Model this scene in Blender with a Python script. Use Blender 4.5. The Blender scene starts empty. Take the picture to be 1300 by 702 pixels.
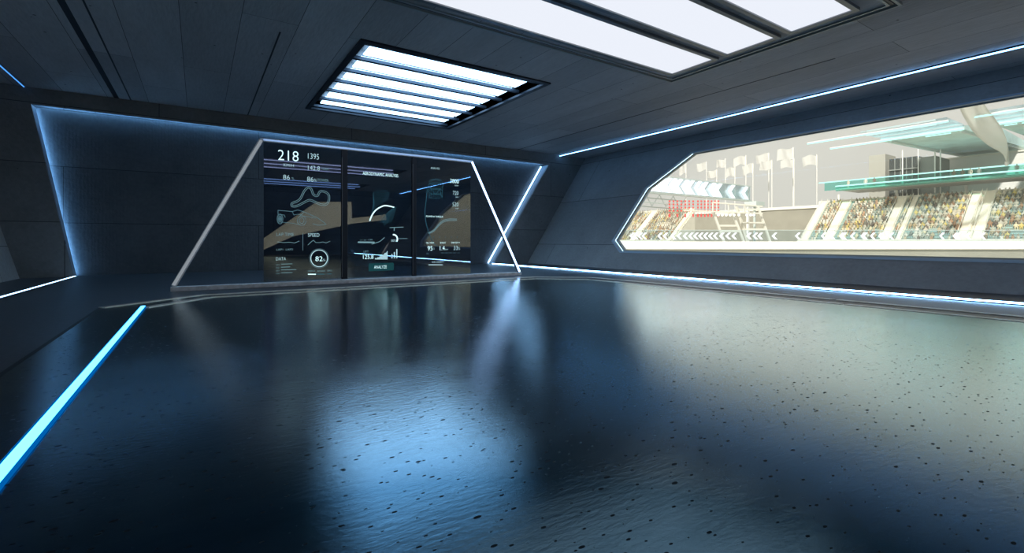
import bpy, bmesh, math, random
from mathutils import Vector, Matrix
from mathutils.geometry import tessellate_polygon
random.seed(7)
C = bpy.context.scene.collection
D = bpy.data
PI = math.pi
# ------------------------------------------------------------------ camera
F = 602.5; CX = 650.0; CY = 306.5; EYE = 1.2
YAW = math.radians(33.45); S_, C_ = math.sin(YAW), math.cos(YAW)
cam_d = D.cameras.new('camera'); cam = D.objects.new('camera', cam_d); C.objects.link(cam)
cam.location = (0, 0, EYE); cam.rotation_euler = (PI/2, 0, -YAW)
cam_d.sensor_width = 36; cam_d.lens = F/1300*36
cam_d.shift_y = -(351-CY)/1300
cam_d.clip_start = .05; cam_d.clip_end = 1000
bpy.context.scene.camera = cam

def ray(px, py):
    u = (px-CX)/F; v = (CY-py)/F
    return (S_+C_*u, C_-S_*u, v)
def on_y(px, py, Y):
    d = ray(px, py); t = Y/d[1]; return Vector((d[0]*t, Y, EYE+d[2]*t))
def on_x(px, py, X):
    d = ray(px, py); t = X/d[0]; return Vector((X, d[1]*t, EYE+d[2]*t))
def on_z(px, py, z):
    d = ray(px, py); t = (z-EYE)/d[2]; return Vector((d[0]*t, d[1]*t, z))

# ------------------------------------------------------------------ materials
def mat(name):
    m = D.materials.new(name); m.use_nodes = True
    nt = m.node_tree; nt.nodes.clear()
    out = nt.nodes.new('ShaderNodeOutputMaterial')
    return m, nt, out
def N(nt, t, **k):
    n = nt.nodes.new(t)
    for a, b in k.items(): setattr(n, a, b)
    return n
def simple(name, col, rough=.6, metal=0, bump=0, bscale=20, var=0, spec=.5):
    m, nt, out = mat(name); L = nt.links.new
    b = N(nt, 'ShaderNodeBsdfPrincipled'); L(b.outputs[0], out.inputs[0])
    b.inputs['Base Color'].default_value = (*col, 1); b.inputs['Roughness'].default_value = rough
    b.inputs['Metallic'].default_value = metal; b.inputs['Specular IOR Level'].default_value = spec
    tc = N(nt, 'ShaderNodeTexCoord'); no = N(nt, 'ShaderNodeTexNoise'); no.inputs['Scale'].default_value = bscale
    no.inputs['Detail'].default_value = 6
    L(tc.outputs['Object'], no.inputs['Vector'])
    if var:
        cr = N(nt, 'ShaderNodeValToRGB')
        cr.color_ramp.elements[0].position = .3; cr.color_ramp.elements[1].position = .7
        cr.color_ramp.elements[0].color = (*[c*(1-var) for c in col], 1)
        cr.color_ramp.elements[1].color = (*[min(1, c*(1+var)) for c in col], 1)
        L(no.outputs['Fac'], cr.inputs[0]); L(cr.outputs[0], b.inputs['Base Color'])
    if bump:
        bp = N(nt, 'ShaderNodeBump'); bp.inputs['Strength'].default_value = bump; bp.inputs['Distance'].default_value = .02
        L(no.outputs['Fac'], bp.inputs['Height']); L(bp.outputs[0], b.inputs['Normal'])
    return m
def emis(name, col, st):
    m, nt, out = mat(name)
    e = N(nt, 'ShaderNodeEmission'); e.inputs[0].default_value = (*col, 1); e.inputs[1].default_value = st
    nt.links.new(e.outputs[0], out.inputs[0]); return m
def thin_glass(name, tint, refl, rough=0.0, gcol=(1, 1, 1), veil=0, fk=.6):
    """thin pane: lets light through tinted, mirrors a share of it"""
    m, nt, out = mat(name); L = nt.links.new
    t = N(nt, 'ShaderNodeBsdfTransparent'); t.inputs[0].default_value = (*tint, 1)
    if veil:
        tl = N(nt, 'ShaderNodeBsdfTranslucent'); tl.inputs[0].default_value = (.95, .95, .92, 1); mv = N(nt, 'ShaderNodeMixShader'); mv.inputs[0].default_value = veil
        L(t.outputs[0], mv.inputs[1]); L(tl.outputs[0], mv.inputs[2]); t = mv
    g = N(nt, 'ShaderNodeBsdfGlossy'); g.inputs[0].default_value = (*gcol, 1); g.inputs['Roughness'].default_value = rough
    f = N(nt, 'ShaderNodeLayerWeight'); f.inputs[0].default_value = .18
    a = N(nt, 'ShaderNodeMath', operation='ADD'); a.inputs[1].default_value = refl; a.use_clamp = True
    mu = N(nt, 'ShaderNodeMath', operation='MULTIPLY'); mu.inputs[1].default_value = fk
    L(f.outputs['Fresnel'], mu.inputs[0]); L(mu.outputs[0], a.inputs[0])
    mx = N(nt, 'ShaderNodeMixShader'); L(a.outputs[0], mx.inputs[0]); L(t.outputs[0], mx.inputs[1]); L(g.outputs[0], mx.inputs[2])
    L(mx.outputs[0], out.inputs[0]); return m
def concrete(name, c0, c1, plane='xz', bw=5.2, bh=1.95, off=(0, 0), rough=.62, rib=.0, seam=.012, grain=(1, 1, 1), spec=.4):
    m, nt, out = mat(name); L = nt.links.new
    b = N(nt, 'ShaderNodeBsdfPrincipled'); L(b.outputs[0], out.inputs[0])
    b.inputs['Roughness'].default_value = rough; b.inputs['Specular IOR Level'].default_value = spec
    tc = N(nt, 'ShaderNodeTexCoord'); sp = N(nt, 'ShaderNodeSeparateXYZ'); L(tc.outputs['Object'], sp.inputs[0])
    cb = N(nt, 'ShaderNodeCombineXYZ')
    L(sp.outputs['XYZ'.index(plane[0].upper())], cb.inputs[0]); L(sp.outputs['XYZ'.index(plane[1].upper())], cb.inputs[1])
    ad = N(nt, 'ShaderNodeVectorMath', operation='ADD'); ad.inputs[1].default_value = (off[0], off[1], 0); L(cb.outputs[0], ad.inputs[0])
    br = N(nt, 'ShaderNodeTexBrick'); br.inputs['Scale'].default_value = 1; br.inputs['Brick Width'].default_value = bw
    br.inputs['Row Height'].default_value = bh; br.inputs['Mortar Size'].default_value = seam; br.inputs['Mortar Smooth'].default_value = .3
    br.offset = .37; br.inputs['Color1'].default_value = (0, 0, 0, 1); br.inputs['Color2'].default_value = (1, 1, 1, 1)
    br.inputs['Mortar'].default_value = (.5, .5, .5, 1)
    L(ad.outputs[0], br.inputs['Vector'])
    mp = N(nt, 'ShaderNodeMapping'); mp.inputs['Scale'].default_value = grain; L(tc.outputs['Object'], mp.inputs[0])
    n1 = N(nt, 'ShaderNodeTexNoise'); n1.inputs['Scale'].default_value = .7; n1.inputs['Detail'].default_value = 9; n1.inputs['Roughness'].default_value = .65
    L(mp.outputs[0], n1.inputs['Vector'])
    n2 = N(nt, 'ShaderNodeTexNoise'); n2.inputs['Scale'].default_value = 9; n2.inputs['Detail'].default_value = 8; L(mp.outputs[0], n2.inputs['Vector'])
    cr = N(nt, 'ShaderNodeValToRGB'); cr.color_ramp.elements[0].position = .3; cr.color_ramp.elements[1].position = .72
    cr.color_ramp.elements[0].color = (*c0, 1); cr.color_ramp.elements[1].color = (*c1, 1)
    mxn = N(nt, 'ShaderNodeMath', operation='MULTIPLY_ADD'); mxn.inputs[1].default_value = .35; L(n2.outputs['Fac'], mxn.inputs[0])
    s65 = N(nt, 'ShaderNodeMath', operation='MULTIPLY'); s65.inputs[1].default_value = .65; L(n1.outputs['Fac'], s65.inputs[0]); L(s65.outputs[0], mxn.inputs[2])
    L(mxn.outputs[0], cr.inputs[0])
    # tie holes and pores
    vo = N(nt, 'ShaderNodeTexVoronoi'); vo.inputs['Scale'].default_value = 1.6; L(tc.outputs['Object'], vo.inputs['Vector'])
    lt = N(nt, 'ShaderNodeMath', operation='LESS_THAN'); lt.inputs[1].default_value = .045; L(vo.outputs['Distance'], lt.inputs[0])
    mxx = N(nt, 'ShaderNodeMath', operation='MAXIMUM'); L(lt.outputs[0], mxx.inputs[0]); L(br.outputs['Fac'], mxx.inputs[1])
    mc = N(nt, 'ShaderNodeMixRGB'); mc.inputs[2].default_value = (*[c*.25 for c in c0], 1)
    L(mxx.outputs[0], mc.inputs[0]); L(cr.outputs[0], mc.inputs[1])
    # each slab a slightly different tone
    tone = N(nt, 'ShaderNodeMixRGB', blend_type='MULTIPLY'); tone.inputs[0].default_value = .22
    L(mc.outputs[0], tone.inputs[1]); L(br.outputs['Color'], tone.inputs[2]); L(tone.outputs[0], b.inputs['Base Color'])
    h = N(nt, 'ShaderNodeMath', operation='MULTIPLY_ADD'); h.inputs[1].default_value = -1.5; L(mxx.outputs[0], h.inputs[0]); L(n2.outputs['Fac'], h.inputs[2])
    last = h
    if rib:
        w = N(nt, 'ShaderNodeTexWave'); w.inputs['Scale'].default_value = 3.2; w.inputs['Distortion'].default_value = 3
        w.inputs['Detail'].default_value = 3; L(tc.outputs['Object'], w.inputs['Vector'])
        h2 = N(nt, 'ShaderNodeMath', operation='MULTIPLY_ADD'); h2.inputs[1].default_value = rib; L(w.outputs['Fac'], h2.inputs[0]); L(h.outputs[0], h2.inputs[2]); last = h2
    bp = N(nt, 'ShaderNodeBump'); bp.inputs['Strength'].default_value = .5; bp.inputs['Distance'].default_value = .03
    L(last.outputs[0], bp.inputs['Height']); L(bp.outputs[0], b.inputs['Normal'])
    return m
def floor_mat():
    m, nt, out = mat('polished_floor'); L = nt.links.new
    gl = N(nt, 'ShaderNodeBsdfGlossy'); gl.distribution = 'BECKMANN'
    df = N(nt, 'ShaderNodeBsdfDiffuse'); ms = N(nt, 'ShaderNodeMixShader'); ms.inputs[0].default_value = .88
    L(df.outputs[0], ms.inputs[1]); L(gl.outputs[0], ms.inputs[2]); L(ms.outputs[0], out.inputs[0])
    tc = N(nt, 'ShaderNodeTexCoord')
    # brushed / trowelled grain, long across the view
    mp = N(nt, 'ShaderNodeMapping'); mp.inputs['Rotation'].default_value = (0, 0, math.radians(25)); mp.inputs['Scale'].default_value = (.45, 1.5, 1)
    L(tc.outputs['Object'], mp.inputs[0])
    n1 = N(nt, 'ShaderNodeTexNoise'); n1.inputs['Scale'].default_value = 1.1; n1.inputs['Detail'].default_value = 10; n1.inputs['Roughness'].default_value = .62; L(mp.outputs[0], n1.inputs['Vector'])
    n2 = N(nt, 'ShaderNodeTexNoise'); n2.inputs['Scale'].default_value = 22; n2.inputs['Detail'].default_value = 7; n2.inputs['Roughness'].default_value = .6; L(mp.outputs[0], n2.inputs['Vector'])
    # pits
    mpp = N(nt, 'ShaderNodeMapping'); mpp.inputs['Scale'].default_value = (.5, 1.0, 1); mpp.inputs['Rotation'].default_value = (0, 0, math.radians(33)); L(tc.outputs['Object'], mpp.inputs[0])
    pits = None
    for sc, th in ((9, .078), (17, .10)):
        vo = N(nt, 'ShaderNodeTexVoronoi'); vo.voronoi_dimensions = '2D'; vo.inputs['Scale'].default_value = sc; L(mpp.outputs[0], vo.inputs['Vector'])
        sx = N(nt, 'ShaderNodeSeparateColor'); L(vo.outputs['Color'], sx.inputs[0])
        tt = N(nt, 'ShaderNodeMath', operation='MULTIPLY_ADD'); tt.inputs[1].default_value = th*1.7; tt.inputs[2].default_value = -th*.55; L(sx.outputs[0], tt.inputs[0])
        lt = N(nt, 'ShaderNodeMath', operation='LESS_THAN'); L(vo.outputs['Distance'], lt.inputs[0]); L(tt.outputs[0], lt.inputs[1])
        if pits is None: pits = lt
        else:
            mm = N(nt, 'ShaderNodeMath', operation='MAXIMUM'); L(pits.outputs[0], mm.inputs[0]); L(lt.outputs[0], mm.inputs[1]); pits = mm
    cr = N(nt, 'ShaderNodeValToRGB'); cr.color_ramp.elements[0].position = .3; cr.color_ramp.elements[1].position = .75
    cr.color_ramp.elements[0].color = (.07, .14, .19, 1); cr.color_ramp.elements[1].color = (.13, .23, .30, 1)
    L(n1.outputs['Fac'], cr.inputs[0])
    mc = N(nt, 'ShaderNodeMixRGB'); mc.inputs[2].default_value = (.02, .03, .04, 1); L(pits.outputs[0], mc.inputs[0]); L(cr.outputs[0], mc.inputs[1]); 
    lw = N(nt, 'ShaderNodeLayerWeight'); fm = N(nt, 'ShaderNodeMapRange'); fm.inputs['From Min'].default_value = .55; fm.inputs['From Max'].default_value = .86
    L(lw.outputs['Facing'], fm.inputs[0])
    pm = N(nt, 'ShaderNodeMath', operation='MULTIPLY_ADD'); pm.inputs[1].default_value = -.92; pm.inputs[2].default_value = 1; L(pits.outputs[0], pm.inputs[0])
    fk = N(nt, 'ShaderNodeMath', operation='MULTIPLY'); L(fm.outputs[0], fk.inputs[0]); L(pm.outputs[0], fk.inputs[1])
    gc = N(nt, 'ShaderNodeMixRGB'); gc.inputs[2].default_value = (.86, .98, 1, 1); L(fk.outputs[0], gc.inputs[0]); L(mc.outputs[0], gc.inputs[1]); L(gc.outputs[0], gl.inputs['Color'])
    dk = N(nt, 'ShaderNodeMixRGB', blend_type='MULTIPLY'); dk.inputs[0].default_value = 1; dk.inputs[2].default_value = (.12, .11, .10, 1); L(mc.outputs[0], dk.inputs[1]); L(dk.outputs[0], df.inputs['Color'])
    rr = N(nt, 'ShaderNodeMapRange'); rr.inputs['From Min'].default_value = .3; rr.inputs['From Max'].default_value = .7
    rr.inputs['To Min'].default_value = .185; rr.inputs['To Max'].default_value = .225; L(n1.outputs['Fac'], rr.inputs[0])
    ra = N(nt, 'ShaderNodeMath', operation='MULTIPLY_ADD'); ra.inputs[1].default_value = .5; L(pits.outputs[0], ra.inputs[0]); L(rr.outputs[0], ra.inputs[2]); L(ra.outputs[0], gl.inputs['Roughness'])
    h = N(nt, 'ShaderNodeMath', operation='MULTIPLY_ADD'); h.inputs[1].default_value = -1.2; L(pits.outputs[0], h.inputs[0]); L(n2.outputs['Fac'], h.inputs[2])
    h3 = N(nt, 'ShaderNodeMath', operation='MULTIPLY_ADD'); h3.inputs[1].default_value = .25; L(n1.outputs['Fac'], h3.inputs[0]); L(h.outputs[0], h3.inputs[2])
    bp = N(nt, 'ShaderNodeBump'); bp.inputs['Strength'].default_value = .105; bp.inputs['Distance'].default_value = .010
    L(h3.outputs[0], bp.inputs['Height']); L(bp.outputs[0], gl.inputs['Normal'])
    return m
def people_mat(name, kind):
    m, nt, out = mat(name); L = nt.links.new
    b = N(nt, 'ShaderNodeBsdfPrincipled'); b.inputs['Roughness'].default_value = .8; L(b.outputs[0], out.inputs[0])
    if kind == 'object':
        oi = N(nt, 'ShaderNodeObjectInfo'); src = oi.outputs['Random']
    else:
        at = N(nt, 'ShaderNodeAttribute'); at.attribute_name = 'tone'; src = at.outputs['Fac']
    cr = N(nt, 'ShaderNodeValToRGB'); cr.color_ramp.interpolation = 'CONSTANT'
    cols = [(.78, .72, .58), (.86, .70, .26), (.34, .28, .20), (.70, .65, .52), (.30, .34, .30), (.90, .86, .76), (.58, .36, .22), (.55, .58, .48),
            (.62, .52, .34), (.24, .20, .16), (.88, .80, .55), (.50, .32, .20), (.76, .70, .56), (.44, .50, .42), (.84, .80, .68)]
    cols = [tuple(c*.82 for c in q) for q in cols]
    els = cr.color_ramp.elements
    els[0].position = 0; els[0].color = (*cols[0], 1); els[1].position = 1/len(cols); els[1].color = (*cols[1], 1)
    for i in range(2, len(cols)):
        e = els.new(i/len(cols)); e.color = (*cols[i], 1)
    L(src, cr.inputs[0]); L(cr.outputs[0], b.inputs['Base Color'])
    return m

M = {}
M['floor'] = floor_mat()
M['floor_border'] = simple('matt_floor_border', (.055, .062, .072), .42, bump=.06, bscale=14, var=.25)
M['wall_back'] = concrete('back_wall_concrete', (.20, .19, .183), (.32, .305, .295), 'xz', 6.9, 1.95, (1.2, .1))
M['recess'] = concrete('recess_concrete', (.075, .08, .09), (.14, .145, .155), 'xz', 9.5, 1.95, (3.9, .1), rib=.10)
M['wall_side'] = concrete('side_wall_concrete', (.33, .30, .28), (.48, .44, .415), 'yz', 34, 2.4, (1.4, 1.35))
M['ceiling'] = concrete('ceiling_concrete', (.46, .435, .425), (.66, .63, .62), 'yx', 7.3, 1.15, (2.6, .35), grain=(1.6, .35, 1), seam=.008)
M['reveal'] = simple('reveal_paint', (.30, .33, .37), .55, bump=.15, bscale=12)
M['window_lining'] = simple('window_lining', (.46, .54, .62), .5)
M['dark_metal'] = simple('dark_metal', (.035, .042, .055), .38, .6, bump=.05, bscale=30)
M['coffer_metal'] = simple('coffer_metal', (.25, .30, .36), .12, 1.0)
M['beam_metal'] = simple('beam_metal', (.07, .09, .12), .3, .5)
M['grey_metal'] = simple('grey_metal', (.22, .24, .26), .35, .7, bump=.05, bscale=30)
M['pale_metal'] = simple('pale_metal', (.42, .45, .44), .4, .3)
M['bar'] = simple('cast_bar', (.88, .88, .88), .5, .2, bump=.4, bscale=8, var=.25)
M['inlay'] = simple('worn_stone_inlay', (.92, .86, .74), .20, 0, bump=.12, bscale=5, var=.15, spec=.9)
M['groove'] = simple('groove_shadow_gap', (.006, .007, .01), .5)
M['led'] = emis('led_white_blue', (.34, .62, 1.0), 7.0)
M['led_soft'] = emis('led_soft_blue', (.20, .52, 1.0), 26)
M['led_faint'] = emis('led_faint_blue', (.08, .34, 1.0), 1.3)
M['bar_added_glow'] = emis('bar_added_glow', (.58, .66, .74), .42)  # added glow that lightens the left side bar
M['led_jamb'] = emis('led_jamb', (.50, .76, 1.0), 6)
M['led_strong'] = emis('led_strong', (.26, .56, 1.0), 22)
M['led_ceiling'] = emis('led_ceiling_blue', (.18, .48, 1.0), 9.0)
M['led_cyan'] = emis('led_floor_cyan', (.07, .50, 1.0), 6.0)
M['led_halo'] = emis('led_blue_halo', (.0, .20, .75), .55)  # bloom halo of the floor strip, put in as glowing blue edges
M['led_edge'] = emis('led_bar', (.42, .62, 1.0), 5.5)
M['led_dim'] = emis('led_dim', (.30, .48, .85), 1.0)
M['panel_white'] = emis('light_panel_white', (.87, .91, 1.0), .97)
M['panel_blue'] = emis('light_strip_blue_white', (.40, .68, 1.0), 4.6)
M['panel_rear'] = emis('rear_strip', (.55, .62, 1.0), 1.3)
M['panel_rear_blue'] = emis('rear_strip_blue', (.30, .50, 1.0), 1.3)
M['pane'] = thin_glass('window_glass', (.98, .99, .98), .0, veil=.09, fk=.12)  # veil in the glass stands in for the haze outside
M['screen_glass'] = thin_glass('display_glass', (.40, .46, .52), .20, 0.0, (.85, .92, 1))
M['fence_glass'] = thin_glass('fence_glass', (.88, .95, .99), .03, .1)
M['rail_glass'] = thin_glass('balustrade_glass', (.55, .88, .83), .03, .1)
M['ui'] = emis('display_text', (.55, .86, .95), .85)
M['ui_bright'] = emis('display_text_bright', (.62, .95, 1.0), 1.5)
M['ui_dim'] = emis('display_line_dim', (.22, .46, .56), .45)
M['ui_blue'] = emis('display_blue', (.08, .30, .42), .40)
M['ui_mid'] = emis('display_mid', (.35, .65, .75), .5)
M['chev'] = emis('chevron_white', (.92, .97, 1.0), 2.2)
M['glow_white'] = emis('glow_white', (1.0, .98, .95), 1.8)  # glow for the overexposed white barrier top, shared with the round lamps
M['neon'] = emis('canopy_tube', (.50, 1.0, .92), 1.7)
M['red_led'] = emis('red_dot', (1.0, .13, .11), 1.3)
M['ground'] = simple('track_ground', (.44, .44, .38), .8, bump=.2, bscale=.4, var=.12)
M['asphalt'] = simple('apron_ground', (.36, .37, .32), .8, var=.08, bscale=.3)
M['stand'] = simple('terrace_concrete', (.80, .76, .66), .8, var=.08, bscale=1)
M['stair'] = simple('stair_concrete', (.92, .86, .72), .8)
M['seat'] = simple('seat_plastic', (.36, .50, .46), .6)
M['tan_wall'] = simple('tan_retaining_wall', (.36, .34, .28), .85, var=.08, bscale=.6)
M['cream'] = simple('cream_coping', (.92, .88, .78), .7)
M['white_paint'] = simple('white_paint', (.88, .87, .83), .6)
M['flag'] = simple('flag_cloth', (.96, .95, .93), .8)
M['roof_teal'] = simple('canopy_soffit', (.58, .78, .78), .7, var=.12, bscale=.5)
M['facade_dark'] = simple('dark_facade', (.045, .055, .055), .4)
M['facade_mid'] = simple('mid_facade', (.30, .32, .30), .6)
M['gantry'] = simple('gantry_steel', (.62, .70, .68), .5)
M['scaffold'] = simple('scaffold_paint', (.80, .77, .68), .6)
M['shirt'] = people_mat('shirt_any_colour', 'object')
M['shirt_stuff'] = people_mat('crowd_any_colour', 'attr')
M['skin'] = simple('skin', (.55, .36, .25), .6)
M['hair'] = simple('hair', (.06, .045, .035), .7)
M['trousers'] = simple('trousers', (.14, .15, .17), .8)
M['outbuilding_tan'] = simple('ochre_render', (.80, .72, .56), .8)
M['annex'] = simple('annex_render', (.46, .45, .40), .8)
M['outer'] = simple('outer_roofing', (.3, .3, .3), .9)

# ------------------------------------------------------------------ mesh helpers
def obj(name, bm, m, parent=None, smooth=False):
    me = D.meshes.new(name); bm.to_mesh(me); bm.free()
    for x in (m if isinstance(m, (list, tuple)) else [m]): me.materials.append(x)
    if smooth:
        for p in me.polygons: p.use_smooth = True
    o = D.objects.new(name, me); C.objects.link(o)
    if parent is not None: o.parent = parent
    return o
def rebase(o, base):
    """put the origin of a world-built mesh at its base"""
    b = Vector(base); o.data.transform(Matrix.Translation(-b)); o.location = b; return o
def tag(o, label, cat, group=None, kind=None):
    o['label'] = label; o['category'] = cat
    if group: o['group'] = group
    if kind: o['kind'] = kind
    return o
def thing(name, label, cat, group=None, loc=(0, 0, 0)):
    o = D.objects.new(name, None); C.objects.link(o); o.location = loc; o.empty_display_size = .2
    return tag(o, label, cat, group)
def part(name, bm, m, root, smooth=False, label=None):
    """a part built in world coordinates and hung under its thing"""
    off = root.location.copy(); p = root.parent
    while p is not None: off += p.location; p = p.parent
    bmesh.ops.translate(bm, verts=bm.verts, vec=-off)
    o = obj(name, bm, m, root, smooth)
    if label: o['label'] = label
    return o
def struct(name, bm, m, parent=None):
    o = obj(name, bm, m, parent)
    if parent is None: o['kind'] = 'structure'
    return o
def box(bm, x0, x1, y0, y1, z0, z1, bev=0):
    vs = [bm.verts.new(p) for p in ((x0,y0,z0),(x1,y0,z0),(x1,y1,z0),(x0,y1,z0),(x0,y0,z1),(x1,y0,z1),(x1,y1,z1),(x0,y1,z1))]
    for f in ((3,2,1,0),(4,5,6,7),(0,1,5,4),(1,2,6,5),(2,3,7,6),(3,0,4,7)): bm.faces.new([vs[i] for i in f])
    if bev:
        es = list({e for v in vs for e in v.link_edges}); bmesh.ops.bevel(bm, geom=es, offset=bev, segments=2, affect='EDGES', profile=.6)
    return bm
def bar(bm, a, b, w, h=None, up=(0, 0, 1), sides=4, bev=0):
    """bar of w x h section (or a round tube for sides>4) from a to b"""
    a = Vector(a); b = Vector(b); h = h or w
    d = (b-a).normalized(); u = Vector(up)
    if abs(d.dot(u)) > .95: u = Vector((0, 1, 0)) if abs(d.y) < .9 else Vector((1, 0, 0))
    s = d.cross(u).normalized(); t = s.cross(d).normalized()
    if sides == 4: sec = [(-.5, -.5), (.5, -.5), (.5, .5), (-.5, .5)]
    else: sec = [(.5*math.cos(2*PI*i/sides), .5*math.sin(2*PI*i/sides)) for i in range(sides)]
    r0 = [bm.verts.new(a+s*(p*w)+t*(q*h)) for p, q in sec]; r1 = [bm.verts.new(b+s*(p*w)+t*(q*h)) for p, q in sec]
    n = len(sec)
    for i in range(n): bm.faces.new((r0[i], r0[(i+1) % n], r1[(i+1) % n], r1[i]))
    bm.faces.new(r0[::-1]); bm.faces.new(r1)
    return bm
def prism(bm, pts, vec):
    """polygon (3-D points) given thickness by vec"""
    vec = Vector(vec)
    a = [bm.verts.new(p) for p in pts]; b = [bm.verts.new(Vector(p)+vec) for p in pts]; n = len(pts)
    tri = tessellate_polygon([[Vector(p) for p in pts]])
    for t in tri:
        try: bm.faces.new([a[i] for i in t]); bm.faces.new([b[i] for i in reversed(t)])
        except ValueError: pass
    for i in range(n): bm.faces.new((a[i], a[(i+1) % n], b[(i+1) % n], b[i]))
    return bm
def slab_with_holes(bm, outer, holes, vec):
    """wall slab: outer loop, holes (lists of 3-D points), thickness vec, reveals closed"""
    vec = Vector(vec); loops = [[Vector(p) for p in outer]]+[[Vector(p) for p in h] for h in holes]
    flat = [p for l in loops for p in l]
    a = [bm.verts.new(p) for p in flat]; b = [bm.verts.new(p+vec) for p in flat]
    for t in tessellate_polygon(loops):
        bm.faces.new([a[i] for i in t]); bm.faces.new([b[i] for i in reversed(t)])
    k = 0
    for l in loops:
        n = len(l)
        for i in range(n): bm.faces.new((a[k+i], a[k+(i+1) % n], b[k+(i+1) % n], b[k+i]))
        k += n
    bmesh.ops.recalc_face_normals(bm, faces=bm.faces)
    return bm
B = bmesh.new

# ================================================================== THE ROOM
H = 6.24; YF = 21.6; YR = 22.3; REAR = -20.0
TILT = .689
def wx(z): return 15.3+TILT*z                      # leaning window wall
def wl(z): return -4.83-.26*z                       # leaning left wall
bm = B(); box(bm, -6.9, 20.4, REAR-.4, YR+.3, -.25, 0)
floor = struct('floor', bm, M['floor_border'])

def fz(px, py): v = on_z(px, py, 0); return (v.x, v.y)
# polished field inside the stone lines
OX = fz(1300, 402.9)[0]; IX = fz(1300, 409)[0]
pf = [(fz(129, 391)[0], -14), fz(129, 391), fz(255, 375), fz(680, 352.6), (IX, fz(754, 354.9)[1]), (IX, -14)]
bm = B(); prism(bm, [(x, y, .001) for x, y in pf], (0, 0, .004)); bmesh.ops.recalc_face_normals(bm, faces=bm.faces)
struct('floor_polished', bm, M['floor'])

# ceiling with the two lamp coffers and the rear coffers cut in
def rect(x0, x1, y0, y1, z): return [(x0, y0, z), (x1, y0, z), (x1, y1, z), (x0, y1, z)]
COF_S = (3.5, 9.2, 12.03, 19.08)
rear_cof = [(3.0, 12.4, -9.0, -4.2), (3.6, 12.8, -19.4, -14.2)]
holes = [rect(*COF_S, H)]+[rect(*r, H) for r in rear_cof]
bm = B(); slab_with_holes(bm, rect(-7.2, 20.6, REAR-.4, YR+.3, H), holes, (0, 0, .3))
struct('ceiling', bm, M['ceiling'])
# lids above the coffers
bm = B(); box(bm, -7.2, 20.6, REAR-.4, YR+.3, H+.60, H+.75)
struct('trim_1', bm, M['outer'])
for i, (x0, x1, y0, y1) in enumerate([COF_S]+rear_cof):      # sides of the coffers
    bm = B(); t = .03
    box(bm, x0-t, x0, y0-t, y1+t, H+.02, H+.6); box(bm, x1, x1+t, y0-t, y1+t, H+.02, H+.6)
    box(bm, x0, x1, y0-t, y0, H+.02, H+.6); box(bm, x0, x1, y1, y1+t, H+.02, H+.6)
    struct('trim_%d' % (i+2), bm, M['coffer_metal'])
# grooves running along the ceiling
bm = B(); box(bm, -2.47, -2.33, REAR, YF, H-.004, H+.02); struct('trim_5', bm, M['groove'])
bm = B(); box(bm, -2.03, -1.99, REAR, YF, H-.004, H+.02); struct('trim_6', bm, M['groove'])
bm = B(); box(bm, 1.62, 1.66, 12.6, YF, H-.004, H+.02); struct('trim_7', bm, M['groove'])
bm = B(); box(bm, 14.6, 14.66, 6.0, YF, H-.004, H+.02); struct('trim_8', bm, M['groove'])

# back wall: front face with the trapezoid recess, then the recessed wall
TL = (-4.57, 5.70); TR = (16.82, 5.62); BL = (-3.54, 0); BR = (13.16, 0)
pts = [(-6.9, 0), BL, TL, TR, BR, (20.4, 0), (20.4, H), (-6.9, H)]
bm = B()
prism(bm, [(x, YF, z) for x, z in pts], (0, .14, 0)); bmesh.ops.recalc_face_normals(bm, faces=bm.faces)
struct('wall_back', bm, M['wall_back'])
bm = B(); prism(bm, [(x, YR, z) for x, z in [(-6.9, 0), (20.4, 0), (20.4, H), (-6.9, H)]], (0, .2, 0)); bmesh.ops.recalc_face_normals(bm, faces=bm.faces)
struct('wall_back_recess', bm, M['recess'])
bm = B()       # slanting side linings of the recess
prism(bm, [(BL[0], YF+.14, 0), (TL[0], YF+.14, TL[1]), (TL[0], YR-.16, TL[1]), (BL[0], YR-.16, 0)], (-.05, 0, 0))
prism(bm, [(BR[0], YF+.14, 0), (TR[0], YF+.14, TR[1]), (TR[0], YR, TR[1]), (BR[0], YR, 0)], (.05, 0, 0))
bmesh.ops.recalc_face_normals(bm, faces=bm.faces)
struct('trim_9', bm, M['reveal'])

# right wall: leans outwards, long eight-sided window
def rw(y, z, o=0.0): return (wx(z)+o, y, z)
win = [rw(15.10, .70), rw(15.95, 1.22), rw(15.50, 3.77), rw(13.70, 5.31), rw(-8.6, 5.31), rw(-10.6, 3.73), rw(-10.9, 1.22), rw(-10.2, .70)]
nrm = Vector((1, 0, -TILT)).normalized(); OUT = Vector((1, 0, 0))           # outwards
bm = B(); slab_with_holes(bm, [rw(REAR-.2, 0), rw(YF+.1, 0), rw(YF+.1, H), rw(REAR-.2, H)], [win], OUT*.36)
struct('wall_right', bm, M['wall_side'])
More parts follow.
